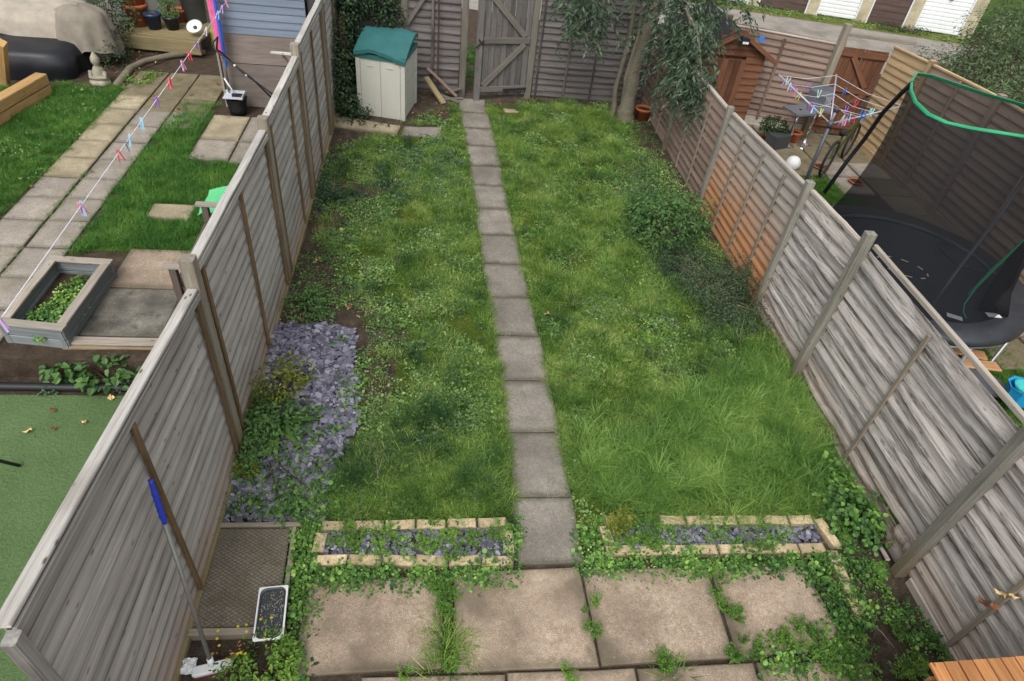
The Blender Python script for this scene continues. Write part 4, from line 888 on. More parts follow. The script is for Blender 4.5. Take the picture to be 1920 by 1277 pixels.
# pipe, props and broken boards between box and gate
o = MB().tube([(.07, 10.72, .05), (.06, 10.74, 1.0), (.05, 10.75, 1.75)], .014, 8).build('pipe', plain('rusty_pipe', (.07, .04, .035, 1), .7, .3), None); _tag(o, 'thin rusty metal pipe standing against the back fence by the storage box', 'pipe')
o = beam('loose_board', (-.12, 10.62, .32), (.17, 10.3, .04), .09, .035, W_RAIL, None); _tag(o, 'thick greenish board leaning down behind the storage box', 'board', 'scrap timber by the gate')
o = beam('loose_board', (-.1, 10.75, .42), (.38, 10.6, .06), .07, .02, W_NFENCE, None); _tag(o, 'thin brown board slanting at the foot of the back fence left of the gate', 'board', 'scrap timber by the gate')
for i, (a, c, l) in enumerate([((.15, 10.5, .03), (.48, 10.56, .05), 'short flat grey scrap board lying nearest the gate post'), ((.12, 10.62, .05), (.42, 10.42, .03), 'grey scrap board lying crossed over others left of the gate'), ((.2, 10.66, .09), (.45, 10.7, .16), 'grey scrap board propped against the gate post')]):
    o = beam('loose_board', a, c, .07, .02, W_BPOST, None); _tag(o, l, 'board', 'scrap timber by the gate')
TERRA = plain('terracotta', (.42, .13, .055, 1), .8, .2)
def pot(name, c, r, h, mat, label, rimk=1.1, group=None, cat='plant pot', taper=.72, soil=True):
    t = thing(name, c, label, cat, group); c = Vector(c)
    MB().lathe([(r * taper, 0), (r, h * .84), (r * rimk, h * .84), (r * rimk, h), (r * .93, h), (r * .9, h * .8), (0.0001, h * .8)], c, 20).build('pot', mat, t, True, M=WM[t.name])
    if soil: MB().lathe([(.0001, h * .86), (r * .9, h * .84)], c, 14).build('earth', SOIL, t, M=WM[t.name])
    return t
pot('plant_pot', (3.4, 10.25, 0), .13, .22, TERRA, 'terracotta pot half hidden behind the tree trunk')
# ------------------------------------------------------------------ wire marked slab in timber edging
dk = thing('edged_slab', (-1.17, 2.3, 0), 'dark mossy concrete slab in a timber edging at the left fence', 'slab')
slabq('slab', [(-1.395, 1.965), (-.9, 1.965), (-.925, 2.655), (-1.395, 2.655)], .07, C_DECK, dk, top=.055, ch=.008)
beam('edge_board', (-1.4, 1.93, .02), (-.84, 1.93, .02), .045, .1, W_DECKEDGE, dk); beam('edge_board', (-.868, 1.96, .02), (-.9, 2.66, .02), .03, .075, W_DECKEDGE, dk); beam('edge_board', (-1.4, 2.685, .02), (-.86, 2.685, .02), .035, .08, W_DECKEDGE, dk)
# steel tray
c = (G(487, 1100, .1) + G(542, 1100, .1) + G(475, 1205, .1) + G(530, 1203, .1)) / 4; ax = (G(514, 1100, .1) - G(502, 1204, .1)); ta = math.atan2(ax.y, ax.x) - math.pi / 2
ty = thing('steel_tray', (c.x, c.y, .062), 'white rimmed steel food tray full of dark water and seeds on the mossy slab', 'tray', rz=ta); TM = WM[ty.name]
STEEL = plain('worn_steel_rim', (.75, .76, .78, 1), .4, .5, var=.06, scale=14); STEEL_I = plain('dull_steel_inside', (.07, .075, .08, 1), .45, .5, metal=.3)
def rr(w, l, r, z, n=6):
    P = []
    for cx, cy, a0 in ((w/2 - r, l/2 - r, 0), (-w/2 + r, l/2 - r, 90), (-w/2 + r, -l/2 + r, 180), (w/2 - r, -l/2 + r, 270)):
        for k in range(n): a = R(a0 + 90 * k / (n - 1)); P.append((cx + r * math.cos(a), cy + r * math.sin(a), z))
    return P
w, l = .178, .345; rings = [rr(w, l, .012, .048), rr(w, l, .012, .055), rr(w - .02, l - .02, .04, .057), rr(w - .035, l - .035, .045, .048), rr(w - .05, l - .05, .04, .0)]
V = sum(rings, []); k = len(rings[0]); F = [(r_ * k + i, r_ * k + (i + 1) % k, (r_ + 1) * k + (i + 1) % k, (r_ + 1) * k + i) for r_ in range(2) for i in range(k)]; mk('rim', V[:3 * k], F, STEEL, ty, TM)
F = [(r_ * k + i, r_ * k + (i + 1) % k, (r_ + 1) * k + (i + 1) % k, (r_ + 1) * k + i) for r_ in range(2, 4) for i in range(k)] + [tuple(4 * k + i for i in range(k))]; mk('pan', V, F, STEEL_I, ty, TM)
def water_mat():
    t = NT('seed_water', .25, .5); v = t.coords('Object', (1, .55, 1)); n = t.voro(v, 120); n2_ = t.noise(v, 26, 4)
    f = t.math('MULTIPLY', t.ramp(n, [(.18, 1), (.4, 0)]), t.ramp(n2_, [(.42, 0), (.56, 1)])); t.base(t.mix(f, (.035, .04, .042, 1), (.42, .38, .3, 1))); t.bump(f, .2, .002); return t.m
P = rr(w - .04, l - .04, .043, .038); mk('water', P, [tuple(range(len(P)))], water_mat(), ty, TM)
# broom
hd = G(398, 1250, .05); bm = thing('broom', (hd.x, hd.y, 0), 'white headed broom with blue grip leaning on the left fence', 'broom'); tp = GX(282, 900, XL + .055); BM_ = WM[bm.name]
ALU = plain('grey_painted_pole', (.2, .2, .18, 1), .4, .5, metal=.3); WHITE = plain('white_plastic', (.72, .73, .74, 1), .45, .4, var=.06); BLUE = plain('blue_plastic', (.02, .045, .42, 1), .4, .45)
jn = tp.lerp(hd, .205); MB().tube([jn, hd + (tp - hd).normalized() * .03], .0125, 10).build('pole', ALU, bm, True, M=BM_)
ps = [tp.lerp(jn, k / 16) for k in range(17)]; MB().tube(ps, [.013 if k < 4 or k > 14 else (.0175 if k % 2 else .0145) for k in range(17)], 10).build('grip', BLUE, bm, True, M=BM_)
a = G(360, 1262, .045); c = G(436, 1243, .045); M_, L_ = frame(a, c); MB().box((0, 0, .0), (L_, .055, .022)).add([(-L_/2, -.02, -.02), (L_/2, -.02, -.02), (L_/2, .02, -.02), (-L_/2, .02, -.02)], [(0, 1, 2, 3)])
b = MB()
for q in rr(1, 1, .3, 0): pass
P0 = [(x * L_, y * .06, z) for z in (-.012, .01) for (x, y, _) in rr(1, 1, .18, 0, 4)]; k = len(P0) // 2
P0 += [(x * .93, y * .75, .02) for (x, y, z) in P0[k:]]
F = [(r_ * k + i, r_ * k + (i + 1) % k, (r_ + 1) * k + (i + 1) % k, (r_ + 1) * k + i) for r_ in (0, 1) for i in range(k)] + [tuple(2 * k + i for i in range(k)), tuple(range(k - 1, -1, -1))]
mk('head', P0, F, WHITE, bm, M_); b = MB()
for i in range(26):
    for y in (-.02, 0, .02): x = -L_/2 + .012 + (L_ - .024) * i / 25; b.tube([(x, y, -.012), (x * 1.03, y * 1.3, -.045)], .003, 4, False)
mk('bristles', b.v, b.f, plain('red_bristle', (.3, .06, .07, 1), .7), bm, M_)
MB().tube([hd + (tp - hd).normalized() * .01, hd + (tp - hd).normalized() * .07], .018, 10).build('socket', WHITE, bm, True, M=BM_)
# crumpled plastic
V = []; F = []; pc = G(350, 1252, .03)
for i in range(7):
    for jx in range(7): V.append(pc + Vector(((i - 3) * .018, (jx - 3) * .016, U(0, .035))))
for i in range(6):
    for jx in range(6): F.append((i * 7 + jx, i * 7 + jx + 1, (i + 1) * 7 + jx + 1, (i + 1) * 7 + jx))
c = pc.copy(); o = mk('plastic_scrap', [v - c for v in V], F, WHITE, None, Matrix.Translation(c)); _tag(o, 'crumpled white plastic scrap left of the broom head', 'scrap')
# slatted timber lid, bottom right
cd = thing('bin_store', (3.0, .8, 0), 'orange brown timber bin store with slatted lid in the bottom right corner', 'bin store')
a0 = G(1745, 1252, 1.0); 
for k in range(11):
    x = a0.x + .04 + k * .082; beam('slat', (x, a0.y + .02 + k * .002, 1.0), (x, a0.y - .8, 1.0), .074, .022, W_CEDAR, cd)
for z in range(9): 
    beam('wall_board', (a0.x + .03, a0.y - .02, .08 + z * .1), (a0.x + .9, a0.y - .02, .08 + z * .1), .018, .095, W_CEDAR, cd); beam('wall_board', (a0.x + .02, a0.y - .04, .08 + z * .1), (a0.x + .02, a0.y - .78, .08 + z * .1), .018, .095, W_CEDAR, cd)

# ================================================================== the neighbour's garden on the left
def sheet(name, poly, z, mat, parent=None):
    P = [Vector((p[0], p[1], z)) for p in poly]; a = sum((P[i].x * P[(i + 1) % len(P)].y - P[(i + 1) % len(P)].x * P[i].y) for i in range(len(P)))
    if a < 0: P.reverse()
    return mk(name, P, [tuple(range(len(P)))], mat, parent)
LL = PG([(0, 165), (60, 175), (120, 158), (235, 168), (205, 200), (178, 232), (140, 264), (115, 296), (76, 333), (30, 375), (-40, 430), (-200, 380)])
LR = [(-3.62, 5.95), (-3.6, 6.6), (-3.6, 7.5), (-3.62, 8.6), (-3.55, 9.7), (-3.15, 9.75), (-3.12, 8.0), (-2.0, 7.95), (-1.55, 7.9), (-1.5, 6.1), (-2.35, 6.05), (-3.05, 6.0)]
ll = sheet('neighbour_lawn', LL, .006, TURF); struct(ll); lr = sheet('neighbour_lawn', LR, .006, TURF); struct(lr)
nb_single = PG([(285, 382), (375, 386), (355, 424), (268, 415)])
L_NG = leaf('neighbour_grass_blade', [(.1, c4(.02, .07, .012)), (.45, c4(.045, .135, .018)), (.8, c4(.09, .2, .03)), (1, c4(.18, .26, .06))], .4, .35, 1.6, gain=1.5)
C_NG = protocol('neighbour_grass_clumps', [blades(44, .07, .04, .1, .0038, .9) for _ in range(4)], L_NG)
q = np.concatenate([sample(LL, 300, .05), sample(LR, 420, .05, avoid=[nb_single])])
scatter('neighbour_grass', C_NG, at0(q, .005), rng.uniform(.6, 1.25, len(q)), 'thick bright grass on both sides of the neighbouring paving at left', 'grass')
q = noisek(sample(LL, 60, .05), 2.2, .5, 4); scatter('neighbour_weeds', C_CLOV, at0(q, .02), rng.uniform(.7, 1.3, len(q)), 'pale leafy weeds in the grass at the far left', 'weeds')
pv = struct(thing('neighbour_paving', (-4.1, 7, 0), None, None))
ys = [4.5, 4.975, 5.47, 5.98, 6.49, 6.97, 7.43, 7.93, 8.4, 8.9, 9.42, 9.9, 10.38, 10.86]
for i in range(len(ys) - 1):
    for cidx, (x0, x1) in enumerate([(-5.0, -4.54), (-4.53, -4.1), (-4.085, -3.66), (-3.65, -3.17)]):
        if cidx == 0 and ys[i] > 6.4: continue
        if cidx == 3 and ys[i] < 8.9: continue
        if cidx == 3 and ys[i] > 10.5: continue
        g = .006; d = U(-.006, .006)
        m = C_BUFF if (cidx == 1 and 7.4 < ys[i] < 9.8) else (C_MOSS if (ys[i] > 9.3) else C_NEIGH)
        slabq('paving_slab', [(x0 + g, ys[i] + g + d), (x1 - g, ys[i] + g + d), (x1 - g, ys[i + 1] - g + d), (x0 + g, ys[i + 1] - g + d)], .04, m, pv, top=.026, jit=.003)
for (x0, y0, x1, y1, m) in [(-3.08, 8.05, -2.59, 8.62, C_NEIGH), (-3.08, 8.64, -2.59, 9.4, C_BUFF), (-2.57, 8.0, -2.08, 8.6, C_NEIGH), (-2.57, 8.62, -2.08, 9.4, C_NEIGH), (-2.06, 8.0, -1.56, 8.6, C_NEIGH), (-3.08, 5.36, -2.4, 6.02, C_PATIO), (-3.07, 4.66, -2.38, 5.34, C_OLD), (-2.38, 4.66, -1.6, 5.34, C_OLD), (-2.38, 5.36, -1.6, 6.02, C_PATIO)]:
    slabq('paving_slab', [(x0, y0), (x1, y0), (x1, y1), (x0, y1)], .04, m, pv, top=.03, ch=.008)
o = slabq('paving_slab', [p.xy for p in PG([(277, 410), (352, 419), (370, 388), (290, 385)])], .04, C_BUFF, None, top=.03); _tag(o, 'single buff paving slab set alone in the left lawn', 'slab')
q = np.column_stack([rng.normal(-4.093, .02, 160), rng.uniform(4.6, 10, 160)]); q = noisek(q, 1.6, .45, 3); scatter('joint_moss', C_CLOV, at0(q, .02), rng.uniform(.25, .6, len(q)), 'small weeds in the long joint of the left paving', 'weeds')
# sleeper wall
sw = thing('sleeper_wall', (-2.5, 4.5, -.2), 'low retaining wall of old timber sleepers above the artificial turf', 'retaining wall')
beam('sleeper', (-3.14, 4.56, -.085), (-1.5, 4.56, -.085), .13, .22, W_SLEEPER, sw, ch=.01, n=6, jit=.004); beam('sleeper', (-5.2, 4.46, -.2), (-1.52, 4.46, -.2), .1, .08, W_SLEEPER, sw, ch=.01, n=6, jit=.004)
beam('trim', (-3.14, 4.57, .035), (-1.5, 4.57, .035), .1, .016, W_TRIM, sw, n=4)
at = turf_mat('artificial_turf', (.085, .14, .055, 1), (.135, .205, .088, 1)); struct(sheet('artificial_turf', [(-8.9, -2.9), (-1.5, -2.9), (-1.5, 4.14), (-8.9, 4.14)], -.205, at))
o = MB().tube([(-8, 4.2, -.18), (-5, 4.22, -.18), (-3, 4.2, -.17), (-1.55, 4.22, -.18)], .035, 8).build('edging_strip', plain('black_plastic', (.015, .016, .02, 1), .5, .4), None, True); _tag(o, 'black plastic edging strip along the top of the artificial turf', 'edging')
q = sample([(-5, 4.22), (-1.55, 4.22), (-1.55, 4.42), (-5, 4.42)], 60, .02); scatter('border_weeds', C_BLU, at0(q, -.2), rng.uniform(.5, 1.2, len(q)), 'weeds in the narrow earth strip below the sleeper wall', 'weeds')
p = G(205, 715, -.2); shrub('bramble', 'young bramble with broad leaves in front of the sleeper wall', 'bramble', p, [(p.x, p.y, -.08, .26, .16, .12), (p.x - .35, p.y + .03, -.1, .15, .1, .08)], 260, .05, .085, .75, L_SHRUB, stems=5, zmin=-.2)
bpy.data.objects['bramble']['label'] = 'young bramble with broad leaves in front of the sleeper wall'
# planter
pl = thing('planter', (-3.35, 5.0, 0), 'grey painted timber planter with worn pale trim and seedlings', 'planter'); zt = .22
FL, FR, BR, BL = (Vector((-3.62, 4.56, 0)), Vector((-3.08, 4.49, 0)), Vector((-3.04, 5.53, 0)), Vector((-3.6, 5.56, 0)))
for a, c_, n_ in ((FL, FR, 4), (FR, BR, 3), (BR, BL, 3), (BL, FL, 3)):
    d = (c_ - a).normalized(); inn = Vector((-d.y, d.x, 0)) * .03
    for k in range(n_):
        z = zt - .07 - k * .115; beam('board', a + inn + Z3 * z, c_ + inn + Z3 * z, .04, .108, W_GREYBED, pl, ch=.006)
for k in range(2):
    z = -.16 + k * 0; 
for a, c_, s_ in ((FL, FR, 0), (BR, BL, 0), (FR, BR, .085), (BL, FL, .085)):
    d = (c_ - a).normalized(); inn = Vector((-d.y, d.x, 0)) * .035; beam('trim', a + inn + d * (s_ - .01) + Z3 * zt, c_ + inn - d * (s_ - .01) + Z3 * zt, .082, .022, W_TRIM, pl, n=4)
mk('earth', [FL + Vector((.04, .04, .06)), FR + Vector((-.04, .04, .06)), BR + Vector((-.04, -.04, .06)), BL + Vector((.04, -.04, .06))], [(0, 1, 2, 3)], SOIL, pl, WM[pl.name] @ Matrix.Translation(-Vector((-3.35, 5.0, 0))))
foliage([(-3.27, 4.95, .11, .17, .44, .06), (-3.33, 4.8, .11, .17, .22, .06)], 4200, .018, .034, .8, 'round', 0, .1).obj('seedlings', L_COVER, pl)
# chair leg end over the turf
o = MB().tube([G(-60, 850, .15), G(36, 873, -.19)], .014, 8).build('chair_leg', plain('black_tube', (.02, .02, .022, 1), .35, .5), None, True); _tag(o, 'end of a black metal chair leg on the artificial turf', 'furniture leg')
# raised sleeper bed far left
rb = thing('raised_bed', (-5.5, 9, 0), 'new yellow timber sleeper bed at the far left edge', 'raised bed')
a = G(76, 137, .3); c_ = G(-60, 215, .3)
beam('sleeper', a + Z3 * -.07, c_ + Z3 * -.07, .16, .14, W_YELLOW, rb, ch=.008, n=4); beam('sleeper', a + Z3 * -.22, c_ + Z3 * -.22, .14, .13, W_YELLOW, rb, ch=.008, n=4)
beam('sleeper', G(10, 160, 0), G(2, 80, .8), .1, .1, W_YELLOW, rb, up=Vector((0, 1, 0)))
# soil bed with litter, log edge
struct(sheet('planting_bed', PG([(80, 165), (240, 170), (270, 130), (330, 108), (425, 100), (430, 60), (220, 60), (90, 120)]), .012, SOIL))
lg = MB().tube([G(218, 160, .03), G(245, 128, .05), G(270, 115, .05), G(320, 104, .05), G(385, 98, .05)], [.05, .055, .045, .05, .04], 8).build('edging_log', W_BARK, None, True); _tag(lg, 'crooked log edging the planting bed behind the left paving', 'log')
# covered things
BLACKC = plain('black_cover', (.012, .013, .018, 1), .45, .4, var=.3, scale=6, bump=.3); TARP = plain('beige_tarp', (.42, .37, .31, 1), .85, .1, var=.25, scale=5, bump=.4); TARP2 = plain('grey_brown_cloth', (.24, .215, .175, 1), .9, .1, var=.25, scale=6, bump=.4)
def cloth(name, c, r, h, mat, label, cat, folds=.05, sq=3.0, n=40, m=14, spread=.12, parent=None, top=.5, seed=0, rag=0):
    """a cover draped over something: superellipse plan, folds growing to the hem"""
    V = []; F = []
    for i in range(m + 1):
        t = i / m
        for k in range(n):
            a_ = 2 * math.pi * k / n; ca, sa = math.cos(a_), math.sin(a_); rad = (abs(ca) ** sq + abs(sa) ** sq) ** (-1 / sq)
            if t < top: s_ = t / top; rr_ = s_ * .92; z = h * (1 - .14 * s_ ** 3)
            else: s_ = (t - top) / (1 - top); rr_ = .92 + .08 * math.sin(min(1, s_ * 2) * math.pi / 2) + spread * s_; z = h * (.86 - .86 * s_)
            fo = folds * (t ** 1.5) * (math.sin(a_ * 7 + seed) + .6 * math.sin(a_ * 13 + seed * 2 + t * 2))
            nn = mnoise.noise(Vector((ca * 1.5, sa * 1.5, t * 2 + seed))) * .09
            V.append((c[0] + r[0] * ca * rad * (rr_ + fo + nn * t), c[1] + r[1] * sa * rad * (rr_ + fo + nn * t), c[2] + z + nn * h * .35 + (rag * (math.sin(a_ * 3 + seed) + .4 * math.sin(a_ * 8)) if i == m else 0)))
    for i in range(m):
        for k in range(n): F.append((i * n + k, i * n + (k + 1) % n, (i + 1) * n + (k + 1) % n, (i + 1) * n + k))
    F = [tuple(reversed(f)) for f in F]
    o = MB(); o.v = [Vector(v) for v in V]; o.f = F; o = o.build(name, mat, parent, True); 
    if label: _tag(o, label, cat)
    return o
cloth('black_cover', (-6.35, 10.75, .0), (1.1, .55), .45, BLACKC, 'glossy black cover over low garden furniture in the top left corner', 'furniture cover', .015, 4, spread=.0)
cloth('beige_cover', (-6.55, 11.4, .0), (1.3, .62), .82, TARP, 'stained beige tarpaulin sagging behind the black cover', 'tarpaulin', .05, 3, spread=.05, seed=2)
pc = G(170, 110, .1); cloth('draped_cloth', (pc.x, pc.y + .12, .22), (.36, .3), .62, TARP2, 'grey brown cloth draped over a small upright object beside the black cover', 'cloth', .09, 2.4, spread=.22, seed=5, rag=.07)
p = G(215, 120, 0); shrub('shrub', 'dark trailing shrub between the draped cloth and the timber deck', 'shrub', p, [(p.x, p.y, .25, .3, .3, .28), (p.x - .1, p.y + .7, .6, .35, .3, .4), (p.x - .3, p.y + 1.0, .9, .4, .3, .4)], 2600, .03, .06, .6, L_IVY, stems=12)
p = G(262, 155, 0); shrub('low_plant', 'small green plant with red leaves beside the log edging', 'plant', p, [(p.x, p.y, .06, .2, .15, .06), (p.x + .15, p.y + .25, .05, .12, .1, .05)], 380, .025, .045, .6, L_FRESH, stems=3)
p = G(110, 158, 0)
# seated statuette
STONE = concrete('mossy_stone', (.3, .27, .21, 1), (.42, .39, .32, 1), .2, .05, moss=(.12, .12, .07, 1))
p = G(192, 158, 0); st = MB()
st.lathe([(.11, 0), (.125, .02), (.12, .06), (.1, .09), (.095, .14), (.085, .2), (.06, .25), (.035, .28), (.05, .3), (.062, .34), (.06, .38), (.045, .41), (.02, .45), (.0001, .47)], p, 14)
st.tube([p + Vector((-.1, -.02, .2)), p + Vector((-.1, -.07, .12)), p + Vector((0, -.11, .12))], [.03, .028, .022], 8); st.tube([p + Vector((.09, -.02, .2)), p + Vector((.1, -.07, .12)), p + Vector((0, -.11, .13))], [.03, .028, .022], 8)
st.tube([p + Vector((-.13, -.03, .04)), p + Vector((-.05, -.12, .05)), p + Vector((.05, -.12, .05)), p + Vector((.13, -.03, .04))], [.035, .045, .045, .035], 8)
o = st.build('statuette', STONE, None, True); _tag(o, 'small weathered stone seated figure beside the black cover', 'statuette')
# deck with pots
dkk = thing('timber_deck', (-4.4, 11.8, 0), 'low yellowish timber deck carrying flower pots behind the left paving', 'deck')
e0, e1 = G(226, 62, .28), G(374, 78, .28); up_ = (e1 - e0).normalized(); per = Vector((-up_.y, up_.x, 0))
beam('edge_beam', e0 - Z3 * .11, e1 - Z3 * .11, .07, .2, W_RAIL, dkk, n=4)
for k in range(7): beam('deck_board', e0 + per * (.09 + k * .125), e1 + per * (.09 + k * .125), .115, .03, W_RAIL, dkk, n=3)
def onz(u, v, z=.3): return G(u, v, z)
BLUEG = plain('blue_glaze', (.012, .03, .085, 1), .3, .5); DARKG = plain('dark_glaze', (.01, .014, .022, 1), .3, .5); GREYB = plain('grey_bin_plastic', (.17, .19, .21, 1), .5, .4, var=.2, scale=5)
pot('plant_pot', onz(262, 47), .17, .34, TERRA, 'large terracotta pot left of the blue pot on the deck', group='pots on the timber deck')
pot('plant_pot', onz(262, 47, .3) + Z3 * .27, .18, .2, TERRA, 'terracotta pot stacked inside the large terracotta pot', group='pots on the timber deck')
pot('plant_pot', onz(291, 53), .13, .24, BLUEG, 'dark blue glazed pot between the terracotta pot and the planted pot', group='pots on the timber deck')
pot('plant_pot', onz(325, 54), .125, .2, DARKG, 'near black glazed pot holding a leafy plant', group='pots on the timber deck')
p = onz(325, 54) + Z3 * .22; shrub('potted_plant', 'leafy green plant growing in the near black pot', 'plant', p, [(p.x, p.y, p.z + .06, .14, .12, .09), (p.x - .03, p.y + .05, p.z + .25, .14, .12, .14)], 700, .025, .045, .5, L_SHRUB, stems=6)
pot('plant_pot', onz(340, 40), .12, .2, TERRA, 'terracotta pot just behind the leafy planted pot', group='pots on the timber deck')
pot('grey_bin', onz(368, 40), .2, .46, GREYB, 'tall grey plastic tub at the right end of the deck', cat='tub', taper=.85)
c = onz(369, 48, .42) - Vector((0, .1, 0)); rot = (Vector((-.1, -.55, .8)).to_track_quat('Z', 'Y')).to_matrix()
dd = thing('reflector_dish', c, 'pale round dish with dark centre leaning on the grey tub', 'dish'); MB().lathe([(.022, -.02), (.05, -.01), (.125, .03), (.127, .034), (.05, -.004), (.022, -.012)], c, 28, rot).build('dish', WHITE, dd, True, M=WM[dd.name]); MB().lathe([(.03, -.008), (.03, .012), (.0001, .014)], c, 14, rot).build('hub', plain('dark_hub', (.04, .05, .06, 1), .4), dd, True, M=WM[dd.name])
o = MB().box(G(240, 48, .3) + Z3 * .01, (.14, .04, .02)).build('yellow_tool', plain('lime_plastic', (.5, .6, .04, 1), .5), None); _tag(o, 'small lime yellow tool lying left of the terracotta pot', 'tool')
bs = thing('garden_cupboard', (-5.2, 12.5, 0), 'pale beige plastic cupboard behind the pots', 'cupboard')
b = MB().box((-5.15, 12.6, .62), (.85, .6, 1.2)); b.build('body', BEIGE, bs, M=WM[bs.name]); b = MB().box((-5.36, 12.29, .65), (.4, .02, 1.05)); b.build('door', BEIGE_D, bs, M=WM[bs.name]); b = MB().box((-4.94, 12.29, .65), (.4, .02, 1.05)); b.build('door', BEIGE_D, bs, M=WM[bs.name])
# shed with blue grey cladding
CLAD = wood('blue_grey_cladding', (.16, .2, .265, 1), (.215, .26, .33, 1), (.1, .13, .18, 1), .08, .25, knots=0, bumps=.15); PLY = wood('stained_plywood', (.17, .145, .13, 1), (.25, .215, .195, 1), (.1, .075, .06, 1), .12, .35, knots=.1, grain=.3)
sh = thing('shed', (-2.4, 10.6, 0), 'garden shed with blue grey cladding above brown plywood', 'shed')
x0, x1, ys_ = -2.98, -1.74, 9.78
for k in range(11):
    z = 1.04 + k * .098; lapboard('cladding_board', (x0, ys_, z), (x1, ys_, z), .112, CLAD, sh, -1, wave=0, tilt=.016, n=2)
beam('lower_panel', (x0 + .02, ys_ + .012, .32), (x1, ys_ + .012, .32), .02, .62, PLY, sh); beam('lower_panel', (x0 + .02, ys_ + .004, .84), (x1, ys_ + .004, .84), .02, .4, PLY, sh)
vpost('corner_trim', x0 - .01, ys_ + .01, 0, 2.1, .03, .06, W_TRIM, sh)
MB().box(((x0 + x1) / 2, 10.7, 1.05), (x1 - x0 - .02, 1.76, 2.1)).build('side_wall', PLY, sh, M=WM[sh.name]); MB().box(((x0 + x1) / 2, 10.7, 2.14), (x1 - x0 + .16, 2.0, .06)).build('roof', plain('roof_felt', (.04, .04, .042, 1), .9), sh, M=WM[sh.name])
b = MB().box((-1.62, 10.3, .9), (.2, .9, 1.8)); o = b.build('tall_cabinet', plain('dark_grey_panel', (.06, .06, .068, 1), .6), None); _tag(o, 'dark grey upright panel between the shed and the fence', 'panel')
# closed parasol
pa = thing('parasol', (-2.93, 9.68, 0), 'closed pink and blue parasol leaning against the shed corner', 'parasol'); A = GY(432, 178, 9.7); B = GY(398, 0, 9.62); d = (B - A).normalized()
MB().tube([A, A + d * 1.2], .014, 8).build('pole', ALU, pa, True, M=WM[pa.name])
PINK = plain('pink_fabric', (.75, .12, .3, 1), .8, .1, var=.3, scale=10); PBLUE = plain('blue_fabric', (.05, .12, .5, 1), .8, .1)
MB().tube([A + d * .55, A + d * .75, A + d * 1.1, A + d * 1.6, A + d * 2.0], [.035, .05, .06, .065, .03], 7).build('canopy', PINK, pa, M=WM[pa.name]); MB().tube([A + d * .42 + Vector((.03, -.04, 0)), A + d * .8 + Vector((.04, -.045, 0)), A + d * 1.4 + Vector((.045, -.05, 0)), A + d * 1.8 + Vector((.04, -.04, 0))], [.02, .03, .026, .02], 6).build('border', PBLUE, pa, M=WM[pa.name])
o = MB().lathe([(.05, 0), (.07, .1), (.06, .3), (.03, .36)], G(402, 98, 0) + Vector((0, .15, 0)), 8).build('green_bag', plain('yellow_green_bag', (.3, .33, .04, 1), .6), None); _tag(o, 'yellow green bag standing behind the mower handle', 'bag')
# mower handle
mw = thing('mower_handle', (-2.6, 9.5, 0), 'black folding mower handle leaning across the shed wall', 'mower handle'); BT = plain('black_handle_tube', (.012, .012, .014, 1), .3, .5)
MB().tube([GY(519, 193, 9.3), GY(470, 145, 9.35), GY(425, 112, 9.4), GY(408, 98, 9.45), GY(397, 90, 9.45), GY(399, 80, 9.45), GY(408, 70, 9.5), GY(406, 92, 9.55), GY(420, 103, 9.6), GY(455, 136, 9.55), GY(505, 172, 9.5), GY(528, 192, 9.45)], .0125, 8).build('tube', BT, mw, True, M=WM[mw.name])
for u, v in ((462, 141), (440, 123)):
    MB().lathe([(.014, -.012), (.018, .012)], GY(u, v, 9.36), 8).build('wing_nut', WHITE, mw, True, M=WM[mw.name])
# spare pole, bucket with dustpan
o = MB().tube([GY(413, 68, 9.72), GY(429, 173, 9.6)], .012, 7).build('garden_cane', ALU, None, True); _tag(o, 'thin upright pole standing in front of the shed corner', 'pole')
bc = G(448, 214, 0); bk = thing('bucket', bc, 'black bucket holding a silver dustpan and brush', 'bucket'); MB().lathe([(.11, 0), (.125, .1), (.145, .24), (.152, .245), (.14, .24), (.12, .12), (.0001, .1)], bc, 20).build('pail', BLACKC, bk, True, M=WM[bk.name])
SILV = plain('silver_plastic', (.5, .52, .56, 1), .35, .5, var=.15); t = thing('dustpan', bc + Z3 * .25, 'silver dustpan and brush laid across the black bucket', 'dustpan')
b = MB(); b.box(bc + Vector((-.02, 0, .26)), (.27, .2, .012)); b.box(bc + Vector((-.02, .1, .28)), (.27, .012, .05)); b.box(bc + Vector((.11, 0, .28)), (.012, .2, .04)); b.build('pan', SILV, t, M=WM[t.name]); MB().tube([bc + Vector((.0, 0, .28)), bc + Vector((-.12, .02, .5))], .011, 7).build('handle', WHITE, t, True, M=WM[t.name]); MB().box(bc + Vector((.03, -.02, .285)), (.14, .05, .035)).build('brush', BLACKC, t, M=WM[t.name])
# bench behind the fence
bn = thing('bench', (-2.0, 5.4, 0), 'dark weathered bench standing behind the left fence, only its arms showing', 'bench')
for y in (4.86, 5.9):
    beam('arm', (-2.28, y, .66), (-1.72, y, .66), .065, .03, W_TRIM, bn); beam('leg', (-2.2, y, 0), (-2.2, y, .64), .06, .06, W_BENCH, bn, up=Vector((0, 1, 0))); beam('leg', (-1.75, y, 0), (-1.75, y, .9), .06, .06, W_BENCH, bn, up=Vector((0, 1, 0)))
for k in range(4): beam('seat_slat', (-2.2 + k * .12, 4.86, .42), (-2.2 + k * .12, 5.9, .42), .1, .025, W_BENCH, bn)
for k in range(3): beam('back_slat', (-1.72, 4.86, .55 + k * .12), (-1.72, 5.9, .55 + k * .12), .02, .09, W_BENCH, bn)
V = []; F = []; pc = G(425, 372, .5)
for i in range(8):
    for jx in range(8): V.append(Vector(((i - 3.5) * .07, (jx - 3.5) * .07, .04 * mnoise.noise(Vector((i * .8, jx * .8, 0))) - .006 * (i - 3.5) ** 2)))
